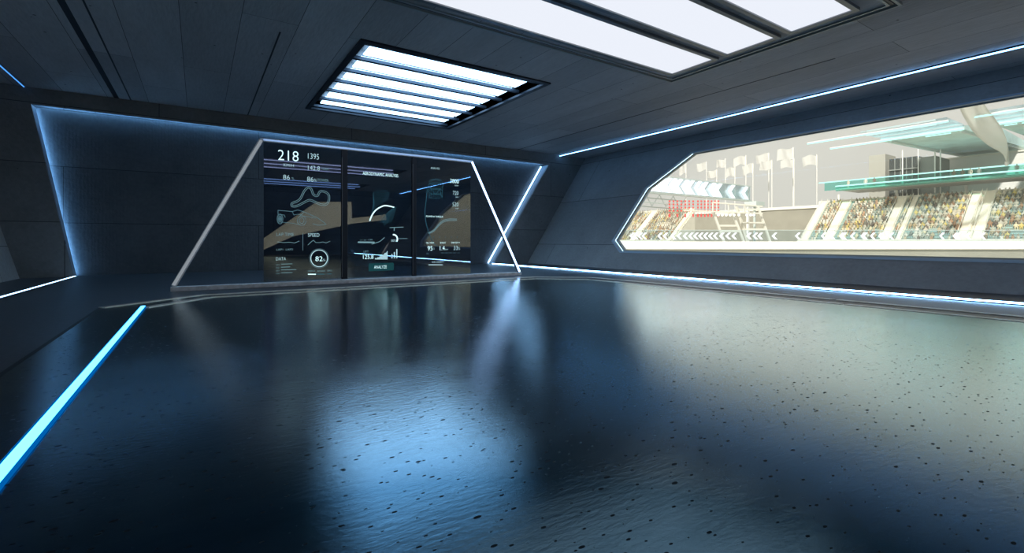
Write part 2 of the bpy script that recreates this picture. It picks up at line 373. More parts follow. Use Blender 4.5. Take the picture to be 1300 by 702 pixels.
# window: frame ring inside the reveal + the pane
cen = Vector((0, 0, 0))
for p in win: cen += Vector(p)
cen /= len(win)
def ring(bm, pts, o0, o1, w):
    """frame following the opening: band w wide between depths o0 and o1"""
    outer = [Vector(p) for p in pts]
    ed1 = Vector((0, 1, 0)); ed2 = nrm.cross(ed1)
    n = len(outer); inner = []
    P2 = [((p-cen).dot(ed1), (p-cen).dot(ed2)) for p in outer]
    ar = sum(P2[i][0]*P2[(i+1) % n][1]-P2[(i+1) % n][0]*P2[i][1] for i in range(n)); sg = 1 if ar > 0 else -1
    for i in range(n):
        a, b_, c = Vector(P2[i-1]), Vector(P2[i]), Vector(P2[(i+1) % n])
        d1 = (b_-a).normalized(); d2 = (c-b_).normalized()
        n1 = Vector((-d1.y, d1.x))*sg; n2 = Vector((-d2.y, d2.x))*sg
        mi = (n1+n2).normalized(); k = w/max(.3, mi.dot(n1)); q = b_+mi*k
        inner.append(cen+ed1*q.x+ed2*q.y)
    r = [[bm.verts.new(p+OUT*o) for p in l] for l, o in ((outer, o0), (inner, o0), (inner, o1), (outer, o1))]
    for k in range(4):
        A, Z = r[k], r[(k+1) % 4]
        for i in range(n): bm.faces.new((A[i], A[(i+1) % n], Z[(i+1) % n], Z[i]))
    bmesh.ops.recalc_face_normals(bm, faces=bm.faces)
    return inner
bm = B(); inner = ring(bm, win, -.03, .42, .08)
wf = struct('window_1', bm, M['window_lining'])
bm = B(); fr2 = ring(bm, [p for p in inner], .20, .27, .05); part('window_frame', bm, M['pale_metal'], wf)
bm = B(); prism(bm, [p+OUT*.225 for p in inner], OUT*.02); bmesh.ops.recalc_face_normals(bm, faces=bm.faces)
part('window_pane', bm, M['pane'], wf)
bm = B()
a = [p+OUT*.12 for p in inner]
for i in (7, 0, 1, 2):
    j = (i+1) % 8
    if i == 7: continue
    bar(bm, a[i], a[j], .014, sides=8)
t = thing('window_edge_light', 'thin white light line up the slanting left jambs of the panoramic window', 'light strip', None, tuple(a[0]))
part('light_tube', bm, M['led_jamb'], t)
bm = B()
for i in (0, 1, 2): bar(bm, a[i]+nrm*.02, a[i+1]+nrm*.02, .035, .012, up=nrm)
part('channel', bm, M['pale_metal'], t)

# left wall and rear wall (behind the camera)
bm = B(); prism(bm, [(wl(0), REAR-.2, 0), (wl(0), YF+.1, 0), (wl(H), YF+.1, H), (wl(H), REAR-.2, H)], (-.3, 0, 0)); bmesh.ops.recalc_face_normals(bm, faces=bm.faces)
struct('wall_left', bm, M['wall_side'])
def rp(px, py): v = on_y(px, py, 48); return (v.x, REAR, v.z)     # the display glass mirrors the rear wall at y = 48
rwin = [rp(333, 318), rp(334, 303), rp(402, 256), rp(447, 256), rp(447, 277), rp(491, 272), rp(491, 279), rp(447, 284), rp(372, 300)]
bm = B(); slab_with_holes(bm, [(-7.2, REAR, 0), (20.6, REAR, 0), (20.6, REAR, H), (-7.2, REAR, H)], [rwin], (0, -.35, 0))
struct('wall_rear', bm, M['wall_back'])
bm = B(); prism(bm, [(x, REAR-.2, z) for x, y, z in rwin], (0, -.02, 0)); w2 = struct('window_2', bm, M['pane'])

# ------------------------------------------------------------------ ceiling lamps
t = thing('louvre_ceiling_light', 'square recessed ceiling light with six glowing strips between dark beams above the displays', 'ceiling light', None, ((COF_S[0]+COF_S[1])/2, 15.5, H))
x0, x1, y0, y1 = COF_S
bm = B(); w = .14
box(bm, x0-w, x0+.02, y0-w, y1+w, H-.05, H+.03, .008); box(bm, x1-.02, x1+w, y0-w, y1+w, H-.05, H+.03, .008)
box(bm, x0+.02, x1-.02, y0-w, y0+.02, H-.05, H+.03, .008); box(bm, x0+.02, x1-.02, y1-.02, y1+w, H-.05, H+.03, .008)
part('frame', bm, M['dark_metal'], t)
ys = [12.55, 13.67, 14.79, 15.91, 17.03, 18.15]
for y in ys:
    bm = B(); box(bm, 3.86, 9.0, y-.04, y+.88, H+.20, H+.24); d = part('diffuser', bm, M['panel_blue'], t)
for y in [12.16]+[q+.78 for q in ys]:
    bm = B(); box(bm, x0+.03, x1-.03, y+.09, y+.21, H+.05, H+.15, .01); part('beam', bm, M['beam_metal'], t)
bm = B(); box(bm, x0+.005, x1-.005, y0+.005, y1-.005, H+.30, H+.33); part('backing', bm, M['dark_metal'], t)

t = thing('triple_panel_ceiling_light', 'large ceiling light of three broad white panels inside a thin metal rail', 'ceiling light', None, (6.2, 6.7, H))
for y0, y1 in ((7.83, 9.17), (6.16, 7.40), (4.50, 5.76)):
    x0, x1 = .9, 11.78
    bm = B(); f = .11
    box(bm, x0-f, x0, y0-f, y1+f, H-.07, H+.0, .008); box(bm, x1, x1+f, y0-f, y1+f, H-.07, H+.0, .008)
    box(bm, x0, x1, y0-f, y0, H-.07, H+.0, .008); box(bm, x0, x1, y1, y1+f, H-.07, H+.0, .008)
    p = part('panel_frame', bm, M['grey_metal'], t)
    bm = B(); box(bm, x0+.002, x1-.002, y0+.002, y1-.002, H-.035, H-.005)
    q = obj('diffuser', bm, M['panel_white'], p); q.data.transform(Matrix.Translation(-Vector(t.location)))
bm = B()
for k, (m_, zt) in enumerate(((0, .05), (.16, .035))):
    X0, X1, Y0, Y1 = .45+m_, 12.42-m_, 3.82+m_, 9.72-m_; w = .05
    box(bm, X0, X0+w, Y0, Y1, H-zt, H); box(bm, X1-w, X1, Y0, Y1, H-zt, H); box(bm, X0+w, X1-w, Y0, Y0+w, H-zt, H); box(bm, X0+w, X1-w, Y1-w, Y1, H-zt, H)
part('rail', bm, M['pale_metal'], t)
bm = B(); X0, X1, Y0, Y1 = .55, 12.32, 3.92, 9.62
box(bm, X0, X0+.1, Y0, Y1, H-.02, H); box(bm, X1-.1, X1, Y0, Y1, H-.02, H); box(bm, X0+.1, X1-.1, Y0, Y0+.1, H-.02, H); box(bm, X0+.1, X1-.1, Y1-.1, Y1, H-.02, H)
part('channel', bm, M['dark_metal'], t)

for i, (x0, x1, y0, y1) in enumerate(rear_cof):
    t = thing('rear_ceiling_light', ['three-strip ceiling light mirrored as the upper lines in the display glass', 'three-strip ceiling light mirrored as the lower lines in the display glass'][i], 'ceiling light', None, ((x0+x1)/2, (y0+y1)/2, H))
    n = 3; pw = (y1-y0)/n
    for k in range(n):
        bm = B(); box(bm, x0+.15, x1-.15-.6*(k == 2), y0+pw*k+.45, y0+pw*k+.45+pw*.13, H+.05, H+.09); part('diffuser', bm, M['panel_rear' if i == 0 else 'panel_rear_blue'], t)
    bm = B(); box(bm, x0+.005, x1-.005, y0+.005, y1-.005, H+.12, H+.15); part('backing', bm, M['dark_metal'], t)

# ------------------------------------------------------------------ light strips
def strip(name, a, b, w, h, m, label, group=None, ch=None, up=(0, 0, 1), chm='dark_metal', choff=(0, 0, 0), sides=4):
    t = thing(name, label, 'light strip', group, a)
    bm = B(); bar(bm, a, b, w, h, up=up, sides=sides); part('light_tube', bm, M[m], t)
    if ch:
        bm = B(); o = Vector(choff); bar(bm, Vector(a)+o, Vector(b)+o, ch[0], ch[1], up=up); part('channel', bm, M[chm], t)
    return t
strip('floor_light_strip', (-.84, -8, .012), (-.84, 10.93, .012), .06, .03, 'led_cyan', 'cyan-blue light line set in the floor, nearest on the left', ch=(.095, .026), choff=(0, 0, -.004), chm='led_halo')  # channel edges glow to draw the bloom around the core
strip('floor_light_strip', (-3.48, REAR+.1, .02), (-3.48, YF-.06, .02), .04, .03, 'led', 'pale blue light line on the floor along the left wall', ch=(.12, .02), choff=(0, 0, -.006))
strip('floor_light_strip', (12.90, REAR+.1, .036), (12.90, YF-.2, .036), .03, .03, 'led_strong', 'long white-blue light line on the floor below the window wall', ch=(.05, .02), choff=(0, 0, -.025))
strip('ceiling_light_strip', (17.58, REAR+.1, H-.06), (17.58, YF-.04, H-.06), .032, .032, 'led_ceiling', 'long blue-white light line in the ceiling above the window', ch=(.05, .04), choff=(0, 0, .04))
strip('ceiling_light_strip', (-4.72, REAR+.1, H-.03), (-4.72, YF-.04, H-.03), .022, .022, 'led_faint', 'short visible blue light line in the ceiling at upper left', ch=(.08, .02), choff=(0, 0, .02))
# recess edge lights
yl = YR-.07
strip('recess_edge_light', (BR[0]-.06, YR-.12, .04), (TR[0]-.14, YR-.12, TR[1]-.06), .075, .075, 'led', 'bright slanting light tube on the right edge of the wall recess', sides=10, ch=(.10, .03), choff=(.05, .03, 0), up=(1, 0, 0))
strip('recess_edge_light', (BL[0]-.06, YR-.09, .04), (TL[0]-.06, YR-.09, TL[1]+.02), .05, .05, 'led_soft', 'slanting light line washing the left edge of the wall recess', sides=10, ch=(.08, .02), choff=(-.05, .0, 0), up=(0, 1, 0))
strip('recess_cove_light', (TL[0]+.1, YR-.10, TL[1]+.16), (TR[0]-.1, YR-.10, TR[1]+.20), .05, .05, 'led_soft', 'hidden blue cove light glowing down from the top of the wall recess', sides=10, ch=(.12, .02), choff=(0, 0, .05))

# ------------------------------------------------------------------ floor inlays
def inlay(name, pts, w, h, m, label, closed=False):
    t = thing(name, label, 'floor inlay', None, (pts[0][0], pts[0][1], 0))
    for i in range(len(pts)-1):
        a, b = Vector((*pts[i], 0)), Vector((*pts[i+1], 0)); L_ = (b-a).length
        n = max(1, round(L_/3.4))
        for k in range(n):
            p = a.lerp(b, k/n+.001); q = a.lerp(b, (k+1)/n-.0025)
            p.z = q.z = h/2; bm = B(); bar(bm, p, q, w, h)
            bmesh.ops.bevel(bm, geom=bm.edges[:], offset=.003, segments=1, affect='EDGES'); part('inlay_piece', bm, M[m], t)
    return t
O = [fz(129, 391), fz(255, 375), fz(680, 351.7), (OX, fz(749, 352.6)[1]), (OX, -10)]
I = [fz(184, 391.0), fz(267, 377.8), fz(680, 354.0), (IX, fz(754, 354.9)[1]), (IX, -10)]
inlay('floor_inlay', O, .16, .016, 'inlay', 'outer worn stone line of the pair curving round the polished floor')
inlay('floor_inlay', I, .16, .016, 'inlay', 'inner worn stone line of the pair curving round the polished floor')
bm = B(); box(bm, O[0][0]-.05, O[0][0]+.02, -8, O[0][1]-.02, 0, .004); struct('trim_10', bm, M['groove'])

# ================================================================== DISPLAY FRAME
YS = 14.0
fr = thing('trapezoid_display_frame', 'large trapezoid frame holding the three glass displays, right edge glowing', 'display frame', None, (4.5, YS, 0))
fBL = Vector((-.50, YS, .07)); fBR = Vector((9.54, YS, .07)); fTL = Vector((1.37, YS, 3.86)); fTR = Vector((7.62, YS, 3.86))
bm = B(); box(bm, -.56, 9.60, YS-.09, YS+.09, 0, .11, .012); part('base_rail', bm, M['bar'], fr)
bm = B(); bar(bm, fBL+Vector((0, 0, .05)), fTL, .11, .11, up=(0, 1, 0)); bmesh.ops.bevel(bm, geom=bm.edges[:], offset=.01, segments=2, affect='EDGES'); lbar = part('side_bar', bm, M['bar'], fr, label='grey slanting side bar lightened by an added glow strip')
bm = B(); bar(bm, fBL+Vector((0, -.06, .08)), fTL+Vector((0, -.06, -.02)), .07, .012, up=(0, 1, 0)); q = obj('light_strip', bm, M['bar_added_glow'], lbar); q.data.transform(Matrix.Translation(-Vector(fr.location)))  # glow face added to lighten the grey bar
bm = B(); bar(bm, fBR+Vector((0, 0, .05)), fTR, .11, .09, up=(0, 1, 0)); bmesh.ops.bevel(bm, geom=bm.edges[:], offset=.01, segments=2, affect='EDGES'); rb = part('side_bar', bm, M['grey_metal'], fr, label='glowing slanting side bar')
bm = B(); bar(bm, fBR+Vector((0, -.055, .06)), fTR+Vector((0, -.055, -.01)), .055, .02, up=(0, 1, 0)); q = obj('light_strip', bm, M['led_edge'], rb); q.data.transform(Matrix.Translation(-Vector(fr.location)))
bm = B(); box(bm, 1.34, 7.66, YS-.05, YS+.05, 3.82, 3.90, .008); tb = part('top_bar', bm, M['bar'], fr)
bm = B(); bar(bm, (1.42, YS-.055, 3.865), (7.58, YS-.055, 3.865), .02, .035, up=(0, 0, 1)); q = obj('light_strip', bm, M['led_dim'], tb); q.data.transform(Matrix.Translation(-Vector(fr.location)))
# mullions between the displays, each with an edge trim
for x0, x1 in ((3.40, 3.57), (5.52, 5.66)):
    bm = B(); box(bm, x0, x1, YS-.05, YS+.05, .13, 3.82, .01); part('mullion', bm, M['dark_metal'], fr)
    bm = B(); box(bm, x0+.01, x0+.022, YS-.058, YS-.050, .18, 3.6); part('edge_trim', bm, M['grey_metal'], fr)

# ---- display content helpers (flat graphics 1 cm in front of the glass)
YG = YS-.022
def P(px, py): v = on_y(px, py, YG); return v
def text_mesh(s, px0, py0, px1, py1):
    cu = D.curves.new('tmp', 'FONT'); cu.body = s; cu.size = 1; cu.extrude = 0; cu.offset = -.012; cu.resolution_u = 3
    to = D.objects.new('tmp', cu); C.objects.link(to)
    dg = bpy.context.evaluated_depsgraph_get(); me = D.meshes.new_from_object(to.evaluated_get(dg))
    D.objects.remove(to); D.curves.remove(cu)
    xs = [v.co.x for v in me.vertices]; ys_ = [v.co.y for v in me.vertices]
    a = P(px0, py1); b = P(px1, py1); c = P(px0, py0)
    # baseline follows the true horizontal on the pane; height taken at the left end
    W = b.x-a.x; Hh = c.z-a.z; mz = (a.z+b.z)/2
    mx0, my0 = min(xs), min(ys_); sx = W/(max(xs)-mx0); sy = Hh/(max(ys_)-my0)
    for v in me.vertices: v.co = Vector((a.x+(v.co.x-mx0)*sx, YG, mz+(v.co.y-my0)*sy))
    bm = B(); bm.from_mesh(me); D.meshes.remove(me); return bm
def line(bm, pts, w, closed=False):
    """thin flat line through points on the pane (pixel units turned to metres)"""
    Q = [P(*p) for p in pts]
    n = len(Q)
    for i in range(n if closed else n-1):
        a, b = Q[i], Q[(i+1) % n]; d = (b-a)
        if d.length < 1e-5: continue
        s = Vector((-d.z, 0, d.x)).normalized()*w/2; e = d.normalized()*w*.3
        vs = [bm.verts.new(q) for q in (a+s-e, b+s+e, b-s+e, a-s-e)]
        bm.faces.new(vs)
    return bm
def quad(bm, x0, y0, x1, y1):
    vs = [bm.verts.new(P(*q)) for q in ((x0, y0), (x1, y0), (x1, y1), (x0, y1))]; bm.faces.new(vs); return bm
def smooth_loop(pts, n=6, closed=True):
    out = []; N_ = len(pts)
    for i in range(N_ if closed else N_-1):
        p = [pts[(i+k) % N_] if closed else pts[min(max(i+k, 0), N_-1)] for k in (-1, 0, 1, 2)]
        for j in range(n):
            t_ = j/n
            out.append(tuple(.5*((2*p[1][c])+(-p[0][c]+p[2][c])*t_+(2*p[0][c]-5*p[1][c]+4*p[2][c]-p[3][c])*t_*t_+(-p[0][c]+3*p[1][c]-3*p[2][c]+p[3][c])*t_**3) for c in (0, 1)))
    if not closed: out.append(pts[-1])
    return out
def arc(cx, cy, rx, ry, a0, a1, n=32):
    return [(cx+rx*math.cos(a0+(a1-a0)*i/n), cy-ry*math.sin(a0+(a1-a0)*i/n)) for i in range(n+1)]
def display(label, x0, x1):
    t = thing('glass_display', label, 'display', None, ((x0+x1)/2, YS, .13))
    bm = B(); box(bm, x0, x1, YS-.012, YS+.0, .135, 3.815); part('glass_panel', bm, M['screen_glass'], t); return t

# ---- display 1
t = display('left glass display reading 218 KM/H with a track map and a car outline', 1.43, 3.40)
for s, bx, m_ in (('218', (353, 191, 379, 204), 'ui_bright'), ('1395', (391, 195, 405, 202), 'ui'), ('KM/H', (360, 208, 373, 211.5), 'ui'),
               ('142.8', (391, 210.5, 406, 216), 'ui'), ('TORM', (408, 213, 417, 216), 'ui_mid'), ('86', (359.5, 222, 368, 228), 'ui'), ('%', (370, 225, 373.5, 228), 'ui_mid'),
               ('86', (390, 224.5, 398, 230.5), 'ui'), ('%', (398.6, 227, 402, 230.5), 'ui'), ('POWER', (403.5, 227, 417, 230.5), 'ui_mid'),
               ('LAP TIME', (351, 295.5, 373, 299.5), 'ui_mid'), ('SPEED', (391, 296, 405.5, 300.5), 'ui'), ('LAP1  LAP3', (351, 315.5, 371.5, 318), 'ui_mid'),
               ('DATA', (350.5, 326.5, 363, 330.5), 'ui'), ('82', (400.5, 325.5, 409.5, 331.5), 'ui_bright'), ('%', (409.8, 328.5, 413, 331.5), 'ui'),
               ('AERO', (391, 343, 400, 345), 'ui_mid'), ('BRAKE', (403, 343, 413, 345), 'ui_mid'), ('ERS', (416, 342.5, 421.5, 344.5), 'ui_mid'),
               ('01', (350.7, 335.3, 354.5, 337), 'ui_mid'), ('02', (350.7, 339, 354.5, 340.7), 'ui_mid'), ('03', (350.7, 342.8, 354.5, 344.5), 'ui_mid'), ('04', (350.7, 346.6, 354.5, 348.3), 'ui_mid')):
    part('readout_text', text_mesh(s, *bx), M[m_], t)
track = [(371, 258), (378, 255), (382, 251), (386, 243), (391, 238), (395, 240), (398, 247), (403, 248.5), (406, 243.5), (411, 243), (417, 247), (417.5, 254), (414, 259.5), (407, 259.5), (400, 256.5), (393, 254), (386, 257), (377, 261.5), (371, 261.5)]
sl = smooth_loop(track, 5)
cx_ = sum(p[0] for p in sl)/len(sl); cy_ = sum(p[1] for p in sl)/len(sl)
def offset_loop(l, d):
    out = []; n = len(l)
    for i in range(n):
        a, b = l[i-1], l[(i+1) % n]; dx, dy = b[0]-a[0], b[1]-a[1]; q = math.hypot(dx, dy) or 1
        out.append((l[i][0]-dy/q*d, l[i][1]+dx/q*d))
    return out
bm = B(); line(bm, offset_loop(sl, .95), .010, True); line(bm, offset_loop(sl, -.95), .010, True); part('track_map', bm, M['ui_mid'], t, label='pale double outline of a racing circuit')
bm = B()       # car drawing: formula car seen from the side, wings, wheels and body
line(bm, [(353, 267), (371, 268.5), (378, 266.5), (386, 269), (393, 272), (402, 276), (411, 282), (414, 285), (404, 286), (397, 284)], .012)
line(bm, [(353, 267), (353, 272), (361, 273), (362, 276)], .012); line(bm, [(358, 282), (372, 283.5), (380, 285)], .01)
line(bm, [(371, 268.5), (373, 273), (378, 272), (384, 273)], .01); line(bm, [(386, 269), (381, 274), (390, 275), (400, 277)], .01)
part('car_outline', bm, M['ui_dim'], t, label='dim blue line drawing of a racing car')
bm = B()
for r in (1, .62, .3): line(bm, arc(355.5, 278, 3.6*r, 6.2*r, 0, 2*PI), .012)
for k in range(6): line(bm, [(355.5, 278), (355.5+3.4*math.cos(k*PI/3), 278+5.8*math.sin(k*PI/3))], .008)
part('car_wheel', bm, M['ui_dim'], t); bm = B(); line(bm, arc(383, 280, 5.5, 6, .3, 2*PI), .010); line(bm, arc(383, 280, 3, 3.6, 0, 2*PI), .010)
part('car_wheel', bm, M['ui_dim'], t)
bm = B(); line(bm, arc(405.2, 328, 10.6, 10.6, 0, 2*PI, 60), .020, False); part('gauge_ring', bm, M['ui'], t, label='bright ring around the reading 82%')
bm = B(); line(bm, arc(405.2, 328, 12.2, 12.2, 0, 2*PI, 60), .006, False)
part('gauge_halo', bm, M['ui_mid'], t); bm = B(); line(bm, [(384.5, 296), (384.5, 318)], .006); part('divider_line', bm, M['ui_mid'], t)
bm = B()
for y, x in ((335.3, 371), (339.2, 368), (342.6, 376), (346.4, 371)): line(bm, [(357, y), (x, y-.4)], .014)
part('chart_line', bm, M['ui_mid'], t); bm = B(); line(bm, [(391, 311), (395, 307), (398, 305), (401, 308), (406, 308), (410, 307), (414, 308.5), (419, 306)], .010)
part('chart_line', bm, M['ui_mid'], t); bm = B(); line(bm, [(352, 307), (360, 308), (368, 307.5), (374, 308.5), (380, 306)], .010)
part('chart_line', bm, M['ui_mid'], t)
bm = B(); quad(bm, 391, 347.6, 401, 348.8); part('progress_bar', bm, M['ui_bright'], t)
bm = B(); quad(bm, 401.5, 347.6, 412, 348.5); part('progress_bar', bm, M['ui_blue'], t); bm = B(); quad(bm, 415.5, 347.2, 421, 348.1); part('progress_bar', bm, M['ui_blue'], t)

# ---- display 2
t = display('middle glass display titled AERODYNAMIC ANALYSIS with a glowing curve', 3.57, 5.52)
for s, bx, m_ in (('AERODYNAMIC ANALYSIS', (460.5, 219.5, 505.5, 223.5), 'ui_bright'), ('125,8', (461, 323.5, 474, 329.5), 'ui_bright'), ('LIFT', (461.5, 318, 468, 320.5), 'ui_mid'),
               ('ANALYZE', (475, 337, 491, 340.8), 'ui_bright'), ('30%', (496.5, 304, 503, 307), 'ui'), ('0.2', (457, 304, 460, 305.4), 'ui_mid'), ('50', (462, 304, 464.5, 305.4), 'ui_mid'), ('120', (468, 303.5, 473, 305.2), 'ui_mid')):
    part('readout_text', text_mesh(s, *bx), M[m_], t)
cv = smooth_loop([(469.5, 280), (473, 272), (478, 266), (484, 262.5), (489, 261), (495, 261.8), (500, 263)], 8, False)
bm = B(); line(bm, cv, .035); part('airflow_curve', bm, M['ui_bright'], t, label='bright curved line')
bm = B()
for k in range(9):
    o = 1.6+k*1.7
    line(bm, smooth_loop([(472-o*.3+k, 272-o), (478-o*.25, 264-o*1.3), (484+k*.6, 259-o*1.15), (492+k*.3, 256-o*.7)], 8, False), .004)
for k in range(9):
    o = k*1.8
    line(bm, smooth_loop([(482+o, 282+o*.1), (488+o*.8, 275), (493+o*.6, 269-o*.1), (498+o*.4, 265-o*.2)], 6, False), .004)
    line(bm, smooth_loop([(480+k, 270+o), (488, 272+o), (497-k*.5, 268+o*.95)], 6, False), .003)
part('airflow_field', bm, M['ui_blue'], t, label='faint blue swarm of flow lines')
bm = B()
for k in range(16):
    x = 476.2+k; h_ = 1.2+(k/15)**1.4*8.5+(.8 if k % 3 == 0 else 0); quad(bm, x, 329.3-h_, x+.8, 329.3)
for k, h_ in enumerate((5.5, 8, 11.8)): quad(bm, 497+k*3.1, 328-h_, 498.2+k*3.1, 328)
part('bar_chart', bm, M['ui'], t)
bm = B(); line(bm, arc(499.5, 303.5, 5, 5.6, -.5, 1.6, 18), .04); part('gauge_ring', bm, M['ui_bright'], t)
bm = B(); line(bm, [(455, 307.5), (475, 307.7)], .045); part('slider', bm, M['ui_mid'], t)
bm = B(); line(bm, smooth_loop([(472, 310), (478, 308), (483, 306), (488, 301.5)], 6, False), .016)
part('chart_line', bm, M['ui_mid'], t); bm = B(); line(bm, [(495, 289), (512, 288.3)], .018); line(bm, [(500.5, 289), (500.5, 293)], .02); part('chart_line', bm, M['ui_mid'], t); bm = B(); line(bm, [(504, 303), (517, 302.8)], .012); part('chart_line', bm, M['ui_mid'], t)
bm = B(); vs = [bm.verts.new(P(*q)+Vector((0, .003, 0))) for q in ((468, 334.5), (500, 333.5), (500, 343), (468, 344.5))]; bm.faces.new(vs); part('button', bm, M['ui_button'] if 'ui_button' in M else emis('display_button', (.02, .11, .13), .5), t)

# ---- display 3
t = display('right glass display titled ANALYSIS listing 3800, 720 and 520', 5.66, 7.58)
for s, bx, m_ in (('ANALYSIS', (547, 212.3, 558, 214.8), 'ui'), ('3800', (571.5, 227.3, 582.5, 232.5), 'ui_bright'), ('RPM', (577.5, 234.8, 582, 236.5), 'ui'),
               ('720', (575, 242.5, 582, 247.5), 'ui'), ('NM', (578.5, 249.5, 582, 251), 'ui'), ('520', (574.5, 257, 582, 262), 'ui'), ('HP', (578.5, 264, 582, 265.6), 'ui'),
               ('POWER & TORQUE', (541, 273.8, 562.5, 276.3), 'ui_bright'), ('OIL TEMP', (541, 307.3, 551, 309.3), 'ui_bright'), ('BOOST', (559, 307.2, 566, 309.2), 'ui_bright'), ('DENSITY', (573, 307, 584, 309), 'ui_bright'),
               ('95', (543, 312.3, 549, 318), 'ui_bright'), ('°c', (549.5, 313.5, 551.8, 317), 'ui'), ('1.4', (558.5, 312.2, 564.5, 317.6), 'ui_bright'), ('bar', (565, 315.2, 569, 317.4), 'ui'), ('33', (576, 312, 581, 317.3), 'ui'), ('%', (581.3, 313.8, 584, 317.2), 'ui'),
               ('MIN', (541, 321.5, 545, 323), 'ui_dim'), ('FUEL DENSITY', (548.5, 331.5, 563.5, 333.6), 'ui')):
    part('readout_text', text_mesh(s, *bx), M[m_], t)
bm = B()
for k in range(3): line(bm, smooth_loop([(545-k, 296.5-k*.3), (551, 293.5-k), (556, 288-k*1.2), (562, 282.5-k*1.3), (570, 280.3-k*1.2), (580, 280-k)], 6, False), .011)
part('chart_line', bm, M['ui_mid'], t)
bm = B()
for a_ in ((553, 231, 8, 4), (553, 231, 6, 2.6), (553, 236, 9.5, 4.4), (553, 243, 9, 3.5), (553, 249, 8.5, 3)): line(bm, arc(*a_, 0, 2*PI, 24), .008)
for k in range(7): line(bm, [(544+k*3, 236+(k % 2)), (545+k*2.8, 252-(k % 3))], .007)
line(bm, [(546, 238), (553, 247), (558, 240), (561, 250)], .008)
part('engine_drawing', bm, M['ui_blue'], t, label='dim blue line drawing of an engine')
bm = B(); line(bm, smooth_loop([(542.5, 240), (541, 255), (539.5, 270), (541.5, 285), (545.5, 298), (550, 308), (556, 313)], 6, False), .014); part('fuel_line', bm, M['ui_blue'], t)
bm = B()
bm.free()
for k in range(6): bm = B(); line(bm, [(543+k*7.5, 300), (543+k*7.5, 302)], .01); part('scale_tick', bm, M['ui_dim'], t)
for k in range(5): bm = B(); line(bm, [(560+k*5.2, 321), (563+k*5.2, 321)], .012); part('scale_tick', bm, M['ui_dim'], t)
bm = B(); quad(bm, 544, 335.7, 562, 336.6); part('progress_bar', bm, M['ui'], t)

# ================================================================== OUTSIDE
bm = B(); box(bm, 16.5, 260, -160, 300, -1.2, -.32); box(bm, -60, 16.5, -160, -20.5, -1.2, -.32); tag(struct('ground', bm, M['ground']), 'pale beige ground of the race track outside', 'ground')
# --- trackside barrier: straight wall crossing at 40 m, top glows to stand in for overexposed white, glass chevron screen above
ER = Vector((C_, -S_, 0)); EF = Vector((S_, C_, 0))
def W(r, d, z): v = ER*r+EF*d; return Vector((v.x, v.y, z))
DB = 40.0
tb = thing('trackside_barrier', 'long pale trackside barrier wall with a white band along its top, its glare put in as glow', 'barrier', None, W(25, DB, -.32))
bm = B(); bar(bm, W(4, DB+.1, .13), W(62, DB+.1, .13), .5, .9); part('wall', bm, M['asphalt'], tb)
bm = B(); bar(bm, W(4, DB, .90), W(62, DB, .90), .55, .58); part('glow_band', bm, M['glow_white'], tb)
bm = B(); bar(bm, W(4, DB-.3, .57), W(62, DB-.3, .57), .10, .05); part('ledge', bm, M['cream'], tb)
tc_ = thing('chevron_fence', 'bluish glass fence with a row of white left-pointing chevrons standing on the trackside barrier', 'fence', None, W(25, DB, 1.19))
bm = B(); bar(bm, W(4, DB, 1.68), W(62, DB, 1.68), .04, .92); part('glass_screen', bm, M['fence_glass'], tc_)
bm = B(); bar(bm, W(4, DB, 2.15), W(62, DB, 2.15), .06, .04); part('top_rail', bm, M['gantry'], tc_)
def chevron(bm, tip, w, h, th, right, up, depth=.03):
    """left-pointing chevron at tip; right/up unit vectors"""
    f = right.cross(up).normalized()*depth
    pts = [tip, tip+right*w+up*h/2, tip+right*(w+th)+up*h/2, tip+right*th, tip+right*(w+th)-up*h/2, tip+right*w-up*h/2]
    prism(bm, pts, f); return bm
tips = [760+x/3.19 for x in (127, 142, 160, 176, 240, 262, 295, 318, 343, 365, 385, 405, 425, 445, 465, 490, 515, 540, 600, 625, 645, 703, 797)]+[1000+x/3.053 for x in (130, 165, 200, 209, 243, 283, 290, 320, 352, 392, 588, 640, 650, 690, 747)]
for x in tips:
    r = (x-CX)/F*DB; bm = B(); chevron(bm, W(r-.06, DB-.05, 1.66), .28, .56, .17, ER, Vector((0, 0, 1))); part('chevron', bm, M['chev'], tc_)

# --- gantry with stacked chevrons
YG2 = 38.0
g = thing('chevron_gantry', 'raised light gantry packed with large white chevrons over the far end of the track', 'gantry', None, (46, YG2, -.32))
EX = Vector((1, 0, 0)); EZ = Vector((0, 0, 1))
bm = B(); box(bm, 28, 66.5, YG2+.1, YG2+.22, 9.05, 9.2); part('top_beam', bm, M['gantry'], g)
bm = B(); box(bm, 28, 66.5, YG2+.0, YG2+.5, 6.95, 7.15); part('bottom_beam', bm, M['gantry'], g)
bm = B(); box(bm, 28, 66.3, YG2+.12, YG2+.18, 7.15, 9.05); part('glass_screen', bm, M['fence_glass'], g)
xs = [64.3, 61.0, 58.0, 56.6, 54.9, 53.5, 52.0, 50.9, 49.6, 48.5, 47.5, 46.4, 45.4, 44.4, 43.5, 42.4, 41, 39.6, 38, 36]
for x in xs: bm = B(); chevron(bm, Vector((x-.4, YG2, 8.1)), .95, 1.8, .75, EX, EZ, .05); part('chevron', bm, M['chev'], g)
for x in xs[2::2]: bm = B(); chevron(bm, Vector((x+.1, YG2+.6, 8.15)), .9, 1.7, .5, EX, EZ, .05); part('chevron', bm, M['chev'], g)
for x in xs[9::3]: bm = B(); chevron(bm, Vector((x-.2, YG2+1.3, 8.35)), .8, 1.3, .4, EX, EZ, .05); part('chevron', bm, M['chev'], g)
bm = B()
for zz, yy in ((6.35, .6), (5.75, .2), (5.3, .8)): bar(bm, (28, YG2+yy, zz+.35), (52, YG2+yy, zz), .12, .12)
